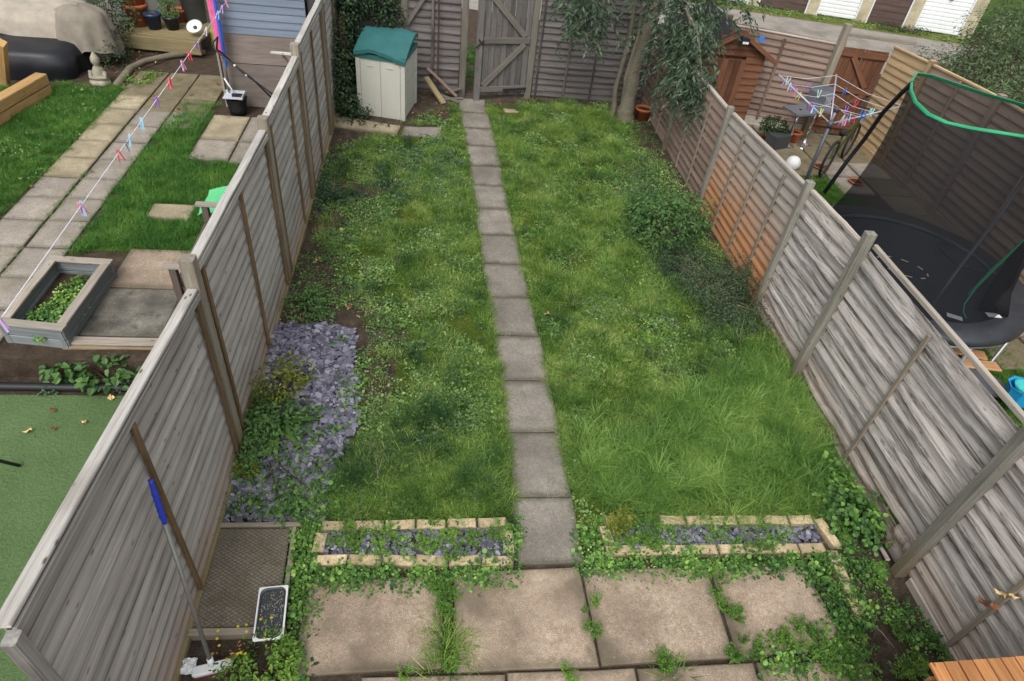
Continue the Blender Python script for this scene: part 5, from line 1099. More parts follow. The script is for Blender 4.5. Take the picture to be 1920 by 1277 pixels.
F = [(i * 8 + jx, i * 8 + jx + 1, (i + 1) * 8 + jx + 1, (i + 1) * 8 + jx) for i in range(7) for jx in range(7)]; F = [tuple(reversed(f)) for f in F]
o = mk('green_sheet', V, F, plain('mint_plastic', (.1, .5, .2, 1), .5), None, Matrix.Translation(pc), True); _tag(o, 'crumpled bright green plastic sheet on the bench behind the fence', 'plastic sheet')
bkt = thing('bracket', (-1.7, 7.9, 1.5), 'small pale wooden bracket fixed behind the top of the left fence', 'bracket'); beam('bar', GX(509, 98, -1.85), GX(560, 103, -1.5), .04, .025, W_CAP, bkt); beam('strut', GX(530, 104, -1.75), GX(548, 122, -1.52), .025, .025, W_BENCH, bkt)
# washing line and pegs
LA = GY(432, -8, 9.6); LBp = G(0, 600, 2.0); dirL = (LBp - LA).normalized(); LC = LBp + dirL * 2.2
o = MB().tube([LA, LA.lerp(LC, .33), LA.lerp(LC, .66), LC], .0032, 6).build('washing_line', plain('white_line', (.7, .68, .72, 1), .6), None, True); _tag(o, 'white washing line running diagonally over the left garden', 'washing line')
PEGM = {k: plain(k.replace(' ', '_') + '_peg', c, .4, .4, bump=0, var=.05) for k, c in {'pink': (.8, .25, .42, 1), 'red': (.7, .05, .1, 1), 'purple': (.3, .12, .5, 1), 'light blue': (.3, .6, .8, 1), 'white': (.75, .75, .78, 1), 'grey': (.25, .26, .32, 1), 'lilac': (.6, .4, .7, 1), 'yellow': (.7, .7, .25, 1), 'mint': (.4, .7, .6, 1), 'blue': (.05, .2, .6, 1)}.items()}
pegme = {}
def pegmesh(col):
    if col in pegme: return pegme[col]
    b = MB()
    for s_ in (-1, 1): b.add([( -.004, .001 * s_, .022), (.004, .001 * s_, .022), (.004, .006 * s_, .022), (-.004, .006 * s_, .022), (-.004, .011 * s_, -.05), (.004, .011 * s_, -.05), (.004, .017 * s_, -.05), (-.004, .017 * s_, -.05)], [(0, 1, 2, 3), (4, 7, 6, 5), (0, 4, 5, 1), (1, 5, 6, 2), (2, 6, 7, 3), (3, 7, 4, 0)])
    me = bpy.data.meshes.new('clothes_peg'); me.from_pydata([tuple(v) for v in b.v], [], b.f); me.materials.append(PEGM[col]); pegme[col] = me; return me
def peg(p, col, label, group, flip=False, s=1.25):
    M = Matrix.Translation(Vector(p)) @ Euler((U(-.3, .3) + (math.pi if flip else 0), U(-.25, .25), U(0, 3.1))).to_matrix().to_4x4() @ Matrix.Scale(s, 4)
    o = link('clothes_peg', pegmesh(col), None, M); _tag(o, label, 'clothes peg', group)
ORD = ['first', 'second', 'third', 'fourth', 'fifth', 'sixth', 'seventh', 'eighth', 'ninth', 'tenth', 'eleventh', 'twelfth', 'thirteenth', 'fourteenth', 'fifteenth', 'sixteenth', 'seventeenth', 'eighteenth', 'nineteenth', 'twentieth', 'twenty-first', 'twenty-second', 'twenty-third', 'twenty-fourth']
spec = [(600, ['lilac']), (385, ['light blue', 'pink']), (287, ['red']), (268, ['grey']), (258, ['light blue']), (227, ['light blue']), (187, ['purple']), (152, ['red', 'red']), (119, ['pink', 'lilac']), (101, ['red']), (82, ['purple']), (56, ['white']), (25, ['light blue']), (14, ['purple', 'lilac']), (4, ['pink'])]
from bpy_extras.object_utils import world_to_camera_view
def line_at_v(v):
    lo, hi = 0.0, 1.0
    for _ in range(40):
        t = (lo + hi) / 2; p = LA.lerp(LC, t) - Vector((0, 0, HC)); w = PY0 + FPX * p.dot(down) / p.dot(fwd)
        if w < v: lo = t
        else: hi = t
    return LA.lerp(LC, lo)
k = 0
for v, cols in spec:
    for i, cl in enumerate(cols):
        p = line_at_v(v) + dirL * (.015 * i); peg(p, cl, f'{cl} peg, {ORD[k]} from the near end of the left washing line', 'pegs on the left washing line'); k += 1
# fallen leaves
L_ORANGE = plain('orange_dead_leaf', (.22, .09, .05, 1), .7, .1, var=.3); L_PALE = plain('pale_dead_leaf', (.6, .42, .2, 1), .7, .1, var=.3)
def leafme(mat):
    lb_ = LB(); n_ = 10; 
    V = [(0, 0, .008)]
    for k in range(n_): a_ = 6.283 * k / n_; r_ = .03 * (1 + .35 * math.cos(a_)) * (.7 if k % 2 else 1.05); V.append((r_ * math.cos(a_), r_ * .75 * math.sin(a_), U(0, .018)))
    me = bpy.data.meshes.new('fallen_leaf'); me.from_pydata(V, [], [(0, 1 + k, 1 + (k + 1) % n_) for k in range(n_)]); me.materials.append(mat); return me
lm = [leafme(L_ORANGE), leafme(L_PALE), leafme(L_ORANGE)]
def fallen(pts, z, labels, group):
    for (u, v), label in zip(pts, labels):
        p = G(u, v, z); M = Matrix.Translation(p) @ Euler((U(-.3, .3), U(-.3, .3), U(0, 6))).to_matrix().to_4x4() @ Matrix.Scale(U(.8, 1.3), 4)
        _tag(link('fallen_leaf', random.choice(lm), None, M), label, 'leaf', group)
fallen([(56, 808), (102, 804), (100, 770), (160, 792), (208, 745)], -.19, ['reddish fallen leaf on the artificial turf, leftmost of its row', 'reddish fallen leaf on the artificial turf, right of the leftmost one', 'small fallen leaf on the artificial turf nearest the sleeper wall', 'fallen leaf on the artificial turf nearest the left fence', 'yellow fallen leaf below the bramble at the turf edge'], 'leaves on the artificial turf')
fallen([(172, 322), (72, 287), (40, 335), (172, 168), (357, 178), (335, 205), (300, 132), (293, 118), (262, 150), (408, 158), (300, 270), (60, 350)], .035, ['fallen leaf in the long joint of the left paving', 'brown leaf in the far left grass beside the buff slabs', 'brown leaf lower down in the far left grass', 'pale leaf in the grass below the stone statuette', 'yellow leaf on the dark slabs nearest the washing line', 'orange leaf on the left paving near the purple peg', 'pale leaf on the mossy slabs behind the log edging', 'pale leaf lying just against the log edging', 'red leaf beside the low plant by the log edging', 'orange leaf on the slabs left of the black bucket', 'leaf in the grass right of the washing line', 'leaf at the edge of the far left grass and grey slabs'], 'leaves in the left garden')
fallen([(838, 302), (740, 340), (640, 430), (742, 400), (1110, 310), (1025, 590), (1085, 700), (1175, 385), (1065, 205)], .05, ['orange leaf in the lawn just left of the far end of the path', 'orange leaf in the middle of the far left lawn', 'leaf on the bare earth near the left fence', 'pale leaf in the moss left of the path', 'leaf in the far lawn right of the path', 'leaf close to the right edge of the path at mid lawn', 'leaf in the taller grass right of the path', 'leaf by the weedy clump on the right margin', 'leaf on the lawn before the open gate'], 'leaves on the lawn')
fallen([(1845, 1135), (1862, 1128), (1885, 1140), (1900, 1122)], .4, ['first curled orange leaf caught by the batten on the near right fence, lowest', 'second curled orange leaf up the batten of the near right fence', 'third curled orange leaf up the batten of the near right fence', 'topmost curled orange leaf on the batten of the near right fence'], 'leaves caught on the right fence')
for k, o in enumerate([o for o in COL.objects if o.get('group') == 'leaves caught on the right fence']):
    w = o.matrix_basis.copy(); w.translation = GX(1845 + k * 17, 1133 - k * 8 + (k % 2) * 10, XR - .045); o.matrix_basis = w

# leaf litter on the bare earth
def litter_lb():
    b = leaves(7, .09, .0, .02, .02, .045, .6, 'dia', .4); return b
C_LIT = protocol('litter_clumps', [litter_lb() for _ in range(4)], L_DEAD)
q = np.concatenate([sample(PG([(220, 190), (270, 135), (330, 112), (425, 104), (425, 66), (230, 66), (200, 120)]), 26, .05), sample(soilL, 5, .1), sample(soilR, 6, .1), sample(soilRF, 8), sample([(-5, 4.2), (-1.55, 4.2), (-1.55, 4.4), (-5, 4.4)], 0.1, .02), sample([(-1.4, 9.6), (.4, 9.9), (.45, 10.7), (-.1, 10.7)], 14, .05), sample([(-1.4, 1.5), (-.9, 1.5), (-.9, 1.85), (-1.4, 1.85)], 20, .02)])
scatter('leaf_litter', C_LIT, np.column_stack([q, np.full(len(q), .03)]), rng.uniform(.5, 1.1, len(q)), 'small dry brown leaves littering the bare earth of beds and margins', 'leaf litter', .3)
q = sample([(-5, 4.2), (-1.55, 4.2), (-1.55, 4.4), (-5, 4.4)], 20, .02)
scatter('strip_litter', C_LIT, at0(q, -.19), rng.uniform(.5, 1.0, len(q)), 'dry leaves along the earth strip below the sleeper wall', 'leaf litter', .3)

# ================================================================== the neighbour's garden on the right
RG = [(3.6, .5), (6.95, .5), (6.95, 3.9), (6.1, 4.2), (6.15, 7.9), (5.9, 8.5), (5.0, 8.6), (3.6, 8.3)]
struct(sheet('neighbour_lawn', RG, .006, TURF)); q = sample(RG, 200, .03); scatter('neighbour_grass', C_NG, at0(q, .005), rng.uniform(.5, 1.0, len(q)), 'bright grass under and around the trampoline', 'grass')
rp = struct(thing('neighbour_paving', (6, 9, 0), None, None))
for i in range(13):
    for jx in range(6):
        x = 3.65 + jx * .56; y = 3.9 + i * .52
        if inpoly(np.array(RG), np.array([x + .25]), np.array([y + .25]))[0] or y > 10.2: continue
        slabq('paving_slab', [(x + U(0, .02), y + U(0, .02)), (x + .55 - U(0, .02), y + U(0, .02)), (x + .55 - U(0, .02), y + .51 - U(0, .02)), (x + U(0, .02), y + .51)], .04, C_NEIGH if random.random() < .6 else C_MOSS, rp, top=.03, ch=.008)
# fences
nf = thing('fence', (5.5, 10.4, 0), 'brown lap panel fence behind the small orange brown shed', 'fence')
A, B = Vector((3.62, 10.86, 0)), Vector((6.12, 10.12, 0)); dAB = (B - A).normalized()
panel(nf, A.xy, (A + dAB * .9).xy, .05, .05, 1.35, 1.35, 13, W_NFENCE, -1); panel(nf, (A + dAB * .98).xy, B.xy, .18, .18, 1.5, 1.45, 13, W_NFENCE, -1, warp=.002)
vpost('post', *(A + dAB * .94).xy, -.1, 1.62, .09, .09, W_NFENCE, nf); m_ = A + dAB * 1.85; vpost('batten', m_.x - .01, m_.y - .035, .15, 1.42, .04, .025, W_NFENCE, nf)
beam('cap_rail', A + dAB * .98 + Z3 * 1.49, B + Z3 * 1.46, .05, .025, W_RCAP, nf); beam('gravel_board', A + dAB * .98 + Z3 * .09, B + Z3 * .09, .04, .17, W_RCAP, nf)
tp_ = thing('gate_post', (6.16, 10.06, 0), 'tall pale brown post between the brown fence and the orange brown gate', 'post'); vpost('shaft', 6.16, 10.06, -.05, 1.76, .1, .1, W_POST, tp_); vpost('brace', 6.25, 10.12, .0, 1.5, .05, .05, W_NFENCE, tp_)
g2 = thing('gate', (6.6, 10.1, 0), 'orange brown braced gate in the corner of the right garden', 'gate'); C0, C1 = Vector((6.26, 10.14, 0)), Vector((6.98, 10.02, 0)); d2 = (C1 - C0).normalized(); nrm = Vector((d2.y, -d2.x, 0))
for k in range(8):
    p = C0.lerp(C1, (k + .5) / 8); beam('board', p + Z3 * .08, p + Z3 * 1.42, .088, .018, W_SHED, g2, up=nrm)
for z in (.22, .8, 1.34): beam('ledge', C0 + nrm * .025 + Z3 * z, C1 + nrm * .025 + Z3 * z, .03, .09, W_SHED, g2)
beam('brace', C0 + nrm * .03 + d2 * .05 + Z3 * .28, C1 + nrm * .03 - d2 * .1 + Z3 * .76, .03, .08, W_SHED, g2); beam('brace', C0.lerp(C1, .3) + nrm * .03 + Z3 * 1.3, C1 + nrm * .03 - d2 * .15 + Z3 * .86, .03, .08, W_SHED, g2)
beam('top_rail', (6.2, 10.16, 1.6), (7.3, 9.97, 1.6), .06, .05, W_POST, tp_)
pf = thing('fence', (7.05, 6, 0), 'pale new lap panel fence beyond the trampoline', 'fence')
def xf(y): return 6.98 + .02 * (10 - y) / 3
yy_ = [10.0, 9.0, 7.55, 5.6, 3.6, 1.6]; mts = [W_PALE, W_PALE2, W_PALE2, W_PALE2, W_PALE2]; tops = [1.53, 1.6, 1.68, 1.7, 1.7, 1.7]
for k in range(5):
    y0, y1 = yy_[k], yy_[k + 1]; P0 = (xf(y1), y1 + .05); P1 = (xf(y0), y0 - .05)
    panel(pf, P0, P1, .12, .12, tops[k + 1] - .03, tops[k] - .03, 13, mts[k], 1, tilt=.016)
    beam('cap_rail', (P0[0], P0[1], tops[k + 1]), (P1[0], P1[1], tops[k]), .05, .028, W_PALE if k < 3 else W_RCAP, pf); vpost('post', xf(y1) - .01, y1, -.05, tops[k + 1] + .05, .09, .09, W_PALE2 if k else W_PALE, pf)
    if k: 
        for f_ in (.5,): vpost('batten', xf(y0) - .045, y0 + (y1 - y0) * f_, .1, 1.62, .03, .035, W_PALE2, pf)
    beam('gravel_board', (P0[0] - .01, P0[1], .06), (P1[0] - .01, P1[1], .06), .03, .12, mts[k], pf)
# shed
sd = thing('shed', (4.5, 10.4, 0), 'small orange brown wooden shed with dark pitched felt roof', 'shed'); sx0, sx1, sy = 3.98, 5.02, 10.0
for k in range(11):
    z = .02 + k * .108
    lapboard('lap_board', (4.72, sy, z), (sx1, sy, z), .125, W_SHED, sd, -1, wave=.001, tilt=.014, n=2); lapboard('lap_board', (sx0, sy, z), (4.08, sy, z), .125, W_SHED, sd, -1, wave=.001, tilt=.014, n=2)
    lapboard('lap_board', (sx1, 11.45, z), (sx1, sy, z), .125, W_SHED, sd, 1, wave=.001, tilt=-.014, n=2)
for k in range(4):
    z = 1.2 + k * .09; hw = .5 * (1 - k / 4.2); lapboard('gable_board', (4.5 - hw, sy, z), (4.5 + hw, sy, z), .1, W_SHED, sd, -1, wave=.001, tilt=.01, n=2)
dr_ = mk('door', *(lambda b: (b.v, b.f))(MB().box((0, 0, 0), (.66, .02, 1.1))), W_SHED, sd, Matrix.Translation((4.4, sy - .014, .61)))
for k in range(7): beam('door_board', (4.115 + k * .095, sy - .03, .06), (4.115 + k * .095, sy - .03, 1.15), .09, .012, W_SHED, sd, up=Vector((0, 1, 0)))
beam('hinge', (4.1, sy - .042, 1.06), (4.3, sy - .042, 1.06), .006, .03, IRON, sd); MB().box((4.5, 10.75, .6), (.98, 1.36, 1.16)).build('inner_wall', W_SHED, sd, M=WM[sd.name])
FELT = plain('dark_roof_felt', (.035, .034, .036, 1), .95, .1, var=.2, scale=60)
for s_ in (-1, 1):
    e_ = Vector((4.5 + s_ * .66, 0, 1.19)); r_ = Vector((4.5, 0, 1.58)); V = []
    for y in (sy - .1, 11.55):
        for p in (r_, e_):
            for dz in (0, -.02): V.append((p.x, y, p.z + dz))
    mk('roof', V, [(0, 2, 6, 4) if s_ < 0 else (0, 4, 6, 2), (1, 5, 7, 3), (0, 1, 3, 2), (4, 6, 7, 5), (2, 3, 7, 6)], FELT, sd)
    o_ = beam('barge_board', (4.5, sy - .11, 1.56), (4.5 + s_ * .67, sy - .11, 1.165), .02, .07, W_SHED, sd)
for o in sd.children:
    if o.name.startswith('roof'): o.matrix_basis = WM[sd.name].inverted()
sl = thing('solar_lamp', (4.52, sy - .13, 1.42), 'black solar wall lamp at the peak of the small shed', 'lamp'); MB().box((4.54, sy - .15, 1.47), (.13, .1, .07)).build('casing', IRON, sl, M=WM[sl.name]); MB().box((4.54, sy - .205, 1.45), (.09, .008, .03)).build('lens', WHITE, sl, M=WM[sl.name]); MB().box((4.54, sy - .16, 1.51), (.11, .08, .005)).build('solar_panel', BLUEG, sl, M=WM[sl.name])
o = MB().box(GY(1427, 73, 10.25), (.06, .03, .09), Matrix.Rotation(.5, 3, 'Y')).box(GY(1434, 77, 10.22), (.06, .01, .02), Matrix.Rotation(.6, 3, 'Y')).build('blue_hook', PEGM['blue'], None); _tag(o, 'small bright blue plastic hook on the fence right of the shed roof', 'hook')
# stools
DARKS = plain('grey_seat_vinyl', (.13, .135, .15, 1), .4, .4); CHROME = plain('chrome', (.6, .6, .62, 1), .15, .5, metal=.9, bump=0)
def stool(c, h, label, tiltd=0):
    t = thing('bar_stool', c, label, 'stool', 'bar stools by the far fence'); c = Vector(c)
    MB().lathe([(.2, 0), (.2, .015), (.12, .03), (.04, .07), (.028, .12), (.0001, .12)], c, 24).build('base', CHROME, t, True, M=WM[t.name]); MB().tube([c + Z3 * .1, c + Z3 * h], .025, 10).build('column', CHROME, t, True, M=WM[t.name])
    V = []; F = []; n_ = 9
    for lay in (0, 1):
        for i in range(n_ + 1):
            for jx in range(4):
                s_ = i / n_; y = (jx / 3 - .5) * .36
                if s_ < .6: x, z = -.2 + .36 * s_ / .6, 0
                else: w_ = (s_ - .6) / .4; x, z = .16 + .07 * math.sin(w_ * 1.57), .24 * w_ ** 1.3
                V.append(c + Matrix.Rotation(tiltd, 3, 'Z') @ Vector((x + (.015 * (s_ > .6) if lay else 0), y, h + z - .03 * lay)))
    m2 = (n_ + 1) * 4
    for i in range(n_):
        for jx in range(3): a = i * 4 + jx; F.append((a, a + 4, a + 5, a + 1)); F.append((m2 + a, m2 + a + 1, m2 + a + 5, m2 + a + 4))
        F.append((i * 4, m2 + i * 4, m2 + i * 4 + 4, i * 4 + 4)); F.append((i * 4 + 3, i * 4 + 7, m2 + i * 4 + 7, m2 + i * 4 + 3))
    F.append((0, 1, 2, 3, m2 + 3, m2 + 2, m2 + 1, m2)); k0 = n_ * 4; F.append((k0, m2 + k0, m2 + k0 + 1, m2 + k0 + 2, m2 + k0 + 3, k0 + 3, k0 + 2, k0 + 1))
    b = MB(); b.v = V; b.f = F; b.build('seat', DARKS, t, M=WM[t.name]); return t
sc_ = G(1473, 276, 0); stool(sc_, .62, 'grey swivel bar stool with chrome base facing the brown fence', .3); stool(sc_ + Vector((.35, .12, 0)), .66, 'grey bar stool standing behind the first one by the tall post', 1.2)
# pots, ball
pc = G(1440, 268, 0); pot('plant_pot', pc, .12, .2, TERRA, 'terracotta pot with a leafy plant under the brown fence'); shrub('potted_plant', 'dark leafy plant with tiny pale flowers in the pot by the brown fence', 'plant', pc + Z3 * .2, [(pc.x, pc.y, .3, .2, .16, .13)], 900, .03, .05, .6, L_IVY, stems=5)
pc = G(1484, 268, 0); pot('plant_pot', pc, .1, .2, TERRA, 'plain terracotta pot beside the chrome stool base'); pc = G(1537, 318, 0); pot('plant_pot', pc, .11, .06, TERRA, 'shallow terracotta saucer pot on the paving near the bicycle'); pc = G(1602, 347, 0); pot('plant_pot', pc, .1, .07, TERRA, 'low terracotta pot in front of the trampoline net')
pc = G(1452, 278, 0); o = MB().box(pc + Z3 * .12, (.32, .22, .24), Matrix.Rotation(.4, 3, 'Z')).build('grey_box', plain('dark_grey_box', (.05, .055, .06, 1), .6), None); _tag(o, 'dark grey storage crate between the pots and the chrome stool', 'crate')
pc = G(1487, 306, .1); o = MB().lathe([(.11 * math.sin(math.pi * k / 12) + 1e-5, -.11 * math.cos(math.pi * k / 12)) for k in range(13)], pc, 20).build('football', WHITE, None, True); _tag(o, 'white football resting behind the right fence', 'ball')
# bicycle
bi = thing('bicycle', G(1512, 318, 0), 'small black and yellow child bicycle parked under the rotary dryer', 'bicycle'); w0 = G(1540, 330, 0) + Z3 * .28; w1 = G(1605, 275, 0) + Z3 * .28; d = (w1 - w0); d.z = 0; LBk = .98; d.normalize(); w1 = w0 + d * LBk; TYRE = plain('tyre', (.02, .02, .02, 1), .8); FR_ = plain('dark_lime_frame', (.07, .085, .02, 1), .4)
for w in (w0, w1):
    P = [w + (d * math.cos(a) + Z3 * math.sin(a)) * .26 for a in [6.283 * k / 24 for k in range(25)]]; MB().tube(P, .02, 6, False).build('tyre', TYRE, bi, True, M=WM[bi.name])
    b = MB()
    for k in range(8): a = k * math.pi / 8; e_ = (d * math.cos(a) + Z3 * math.sin(a)) * .25; b.tube([w - e_, w + e_], .002, 4)
    b.build('spokes', CHROME, bi, M=WM[bi.name])
S = w0 + d * .22 + Z3 * .3; Hh = w1 - d * .08 + Z3 * .42; BBk = w0 + d * .32 + Z3 * .02
MB().tube([w0, S, Hh, w1], .013, 7).tube([S, BBk, Hh - Z3 * .06], .014, 7).tube([w0, BBk], .01, 6).build('frame', FR_, bi, True, M=WM[bi.name])
sd2 = Vector((-d.y, d.x, 0)); MB().tube([Hh, Hh + Z3 * .12 - d * .02], .012, 6).tube([Hh + Z3 * .14 - sd2 * .24 - d * .08, Hh + Z3 * .13 - sd2 * .08, Hh + Z3 * .13 + sd2 * .08, Hh + Z3 * .14 + sd2 * .24 - d * .08], .013, 7).build('handlebar', TYRE, bi, True, M=WM[bi.name])
MB().tube([S + Z3 * .06 - d * .1, S + Z3 * .07, S + Z3 * .06 + d * .1], [.05, .035, .015], 8).build('saddle', TYRE, bi, True, M=WM[bi.name])
# rotary dryer
rd_c = G(1557, 232, 1.25); rd = thing('rotary_dryer', (rd_c.x, rd_c.y, 0), 'half folded rotary clothes dryer hung with many pegs', 'rotary dryer'); DP = plain('dryer_pole', (.06, .065, .08, 1), .4, .5); SP = plain('dryer_arm', (.42, .43, .5, 1), .35, .5, metal=.3)
MB().tube([(rd_c.x, rd_c.y, 0), (rd_c.x, rd_c.y, 1.25)], .024, 10).build('pole', DP, rd, True, M=WM[rd.name]); MB().tube([(rd_c.x, rd_c.y, 1.25), (rd_c.x, rd_c.y, 1.44)], .014, 8).build('mast', SP, rd, True, M=WM[rd.name])
MB().lathe([(.03, 1.2), (.035, 1.24), (.03, 1.28)], (rd_c.x, rd_c.y, 0), 12).build('hub', DP, rd, True, M=WM[rd.name]); MB().lathe([(.025, 1.4), (.03, 1.44), (.012, 1.47)], (rd_c.x, rd_c.y, 0), 12).build('hub', DP, rd, True, M=WM[rd.name])
tips = [G(1460, 140, 1.6), G(1697, 198, 1.6), Vector((rd_c.x + .28, rd_c.y + .75, 1.6)), Vector((rd_c.x + .95, rd_c.y + .5, 1.55))]
hub = Vector((rd_c.x, rd_c.y, 1.25))
for i, tpv in enumerate(tips[:3]): MB().tube([hub, tpv], .0095, 8).build('arm', SP, rd, True, M=WM[rd.name])
cords = []
for f_ in (.4, .6, .8, .98):
    for a, c_ in ((0, 2), (2, 1)): cords.append((hub.lerp(tips[a], f_), hub.lerp(tips[c_], f_)))
b = MB()
for a, c_ in cords: b.tube([a, (a + c_) / 2 - Z3 * .04, c_], .0022, 5)
b.build('cord', PEGM['white'], rd, M=WM[rd.name]); top = Vector((rd_c.x, rd_c.y, 1.44))
for tpv in tips[:2]: MB().tube([top, hub.lerp(tpv, .45)], .005, 6).build('stay', SP, rd, True, M=WM[rd.name])
cl = ['pink', 'white', 'lilac', 'yellow', 'mint', 'light blue', 'red', 'blue', 'purple', 'grey']; k = 0
spots = [(hub.lerp(tips[0], t_), 'left arm') for t_ in sorted(U(.18, .88) for _ in range(12))] + [(hub.lerp(tips[1], t_), 'right arm') for t_ in sorted(U(.12, .6) for _ in range(12))]
for a, c_ in cords[:6]:
    t_ = U(.15, .85); spots.append((a.lerp(c_, t_) - Z3 * .08 * t_ * (1 - t_), 'cords'))
cnt = {}
for p, w_ in spots:
    cc = random.choice(cl); cnt[(cc, w_)] = cnt.get((cc, w_), 0) + 1; n_o = ORD[cnt[(cc, w_)] - 1]
    peg(p, cc, f'{n_o} {cc} peg from the hub on the {w_} of the rotary dryer', 'pegs on the rotary dryer', random.random() < .4, 1.35)
# trampoline
tc = Vector((5.03, 5.4, 0)); tm = thing('trampoline', tc, 'round black trampoline with green edged safety net', 'trampoline'); TMm = WM[tm.name]
def mat_m():
    t = NT('trampoline_mat', .6, .3); v = t.coords('Object', rand=False); n = t.noise(v, 60); t.base(t.ramp(n, [(.4, (.014, .017, .024, 1)), (.6, (.028, .032, .042, 1))])); return t.m
PAD = plain('black_pad', (.035, .038, .045, 1), .38, .45, var=.3, scale=8, bump=.3)
ztm = .6; n_ = 48; V = [(tc.x, tc.y, ztm - .015)] + [(tc.x + .99 * math.cos(6.283 * k / n_), tc.y + .99 * math.sin(6.283 * k / n_), ztm) for k in range(n_)]; V = [Vector(v) - tc for v in V]
mk('mat', V, [(0, 1 + k, 1 + (k + 1) % n_) for k in range(n_)], mat_m(), tm, TMm)
prof = [(.96, ztm + .012), (1.0, ztm + .028), (1.18, ztm + .03), (1.235, ztm + .012), (1.245, ztm - .05), (1.22, ztm - .07)]
b = MB(); V = []; F = []
for i, (r_, z) in enumerate(prof):
    for k in range(n_): a = 6.283 * k / n_; rr_ = r_ * (1 + .006 * math.sin(a * 8)); V.append((rr_ * math.cos(a), rr_ * math.sin(a), z + .006 * math.sin(a * 11 + i)))
F = [(i * n_ + k, (i + 1) * n_ + k, (i + 1) * n_ + (k + 1) % n_, i * n_ + (k + 1) % n_) for i in range(len(prof) - 1) for k in range(n_)]; mk('pad', V, F, PAD, tm, TMm, smooth=True)
b = MB(); b.tube([(tc.x + 1.2 * math.cos(6.283 * k / n_), tc.y + 1.2 * math.sin(6.283 * k / n_), ztm - .09) for k in range(n_ + 1)], .02, 6, False); b.build('ring', plain('galvanised', (.35, .36, .37, 1), .4, .5, metal=.5), tm, True, M=TMm)
STL = plain('galvanised_leg', (.32, .33, .34, 1), .4, .5, metal=.5)
for a in (20, 110, 200, 290):
    p0 = tc + Vector((1.18 * math.cos(R(a - 16)), 1.18 * math.sin(R(a - 16)), 0)); p1 = tc + Vector((1.18 * math.cos(R(a + 16)), 1.18 * math.sin(R(a + 16)), 0)); MB().tube([p0 + Z3 * .52, p0 + Z3 * .03, p1 + Z3 * .03, p1 + Z3 * .52], .019, 8).build('leg', STL, tm, True, M=TMm)
ec = G(1692, 500, ztm); b = MB()
for k in range(9):
    a0 = 6.283 * k / 9; a1 = a0 + .3; rx = .16; u = Vector((.8, -.6, 0)); w = Vector((.6, .8, 0)); P = [Vector((ec.x, ec.y, ztm - .004)) + u * math.cos(a) * .26 + w * math.sin(a) * rx for a in (a0, a1)]
    dd_ = (P[1] - P[0]).normalized(); s_ = Vector((-dd_.y, dd_.x, 0)) * .008; b.add([P[0] - s_, P[1] - s_, P[1] + s_, P[0] + s_], [(0, 1, 2, 3)])
b.build('printed_ring', PEGM['white'], tm, M=TMm)
for (u, v, r_) in ((1863, 591, .5), (1790, 594, .1)):
    p = G(u, v, ztm + .034); Mx = Matrix.Translation((p.x, p.y, ztm + .034)) @ Matrix.Rotation(r_ - .6, 4, 'Z'); mk('label', [(-.07, -.035, 0), (.07, -.035, 0), (.07, .035, 0), (-.07, .035, 0)], [(0, 1, 2, 3)], WHITE, tm, Mx)
# net
def net_mat():
    t = NT('dark_net', .8, .1); t.p.inputs['Base Color'].default_value = (.01, .011, .013, 1); tr = t.new('ShaderNodeBsdfTransparent'); mx = t.new('ShaderNodeMixShader'); mx.inputs[0].default_value = .6
    t.l(tr.outputs[0], mx.inputs[1]); t.l(t.p.outputs[0], mx.inputs[2]); t.l(mx.outputs[0], t.out.inputs[0]); return t.m
NETM = net_mat(); GREEN = plain('green_webbing', (.02, .3, .13, 1), .5, .3, bump=0)
topl = [(1718, 139, 2.1), (1709, 152, 2.1), (1707, 170, 2.08), (1716, 192, 2.05), (1740, 215, 2.02), (1775, 231, 2.0), (1820, 241, 1.98), (1870, 249, 1.98), (1920, 257, 2.0), (1990, 275, 2.05), (2060, 290, 2.1), (2070, 270, 2.1), (2040, 240, 2.08), (1980, 215, 2.03), (1920, 198, 2.0), (1850, 178, 2.0), (1790, 158, 2.03), (1745, 143, 2.07)]
T = [G(*t_) for t_ in topl]; cen = sum(T, Vector()) / len(T); nT = len(T)
angs = []
for i in range(nT):
    dv = T[i] - cen; angs.append(math.atan2(dv.y, dv.x))
lo = [Vector((tc.x + 1.0 * math.cos(a), tc.y + 1.0 * math.sin(a), ztm + .03)) for a in [angs[0] + 6.283 * i / nT for i in range(nT)]]
V = []; F = []; rows = 8
for r_ in range(rows + 1):
    t_ = r_ / rows
    for i in range(nT):
        p = lo[i].lerp(T[i], t_); q_ = tc + Z3 * p.z; p = p.lerp(q_, .12 * math.sin(math.pi * t_)); V.append(p - tc)
F = [(r_ * nT + i, r_ * nT + (i + 1) % nT, (r_ + 1) * nT + (i + 1) % nT, (r_ + 1) * nT + i) for r_ in range(rows) for i in range(nT)]
mk('net', V, F, NETM, tm, TMm, smooth=True)
TP = [p for p in T] + [T[0]]; V = []; F = []
for i, p in enumerate(TP):
    o_ = (p - cen); o_.z = 0; o_.normalize(); V += [p - tc + o_ * .005 - Z3 * .017, p - tc + o_ * .01 + Z3 * .02, p - tc - o_ * .012 + Z3 * .018]
F = [(i * 3 + k, (i + 1) * 3 + k, (i + 1) * 3 + k + 1, i * 3 + k + 1) for i in range(len(TP) - 1) for k in (0, 1)]
mk('top_band', V, F, GREEN, tm, TMm, smooth=True)
FOAM = plain('black_foam_tube', (.018, .02, .026, 1), .6, .3, var=.2)
MB().tube([G(1545, 362, .35), G(1590, 300, .8), G(1620, 262, 1.1), G(1655, 212, 1.55), G(1690, 175, 1.9), G(1710, 156, 2.1)], .026, 10).build('net_pole', FOAM, tm, True, M=TMm)
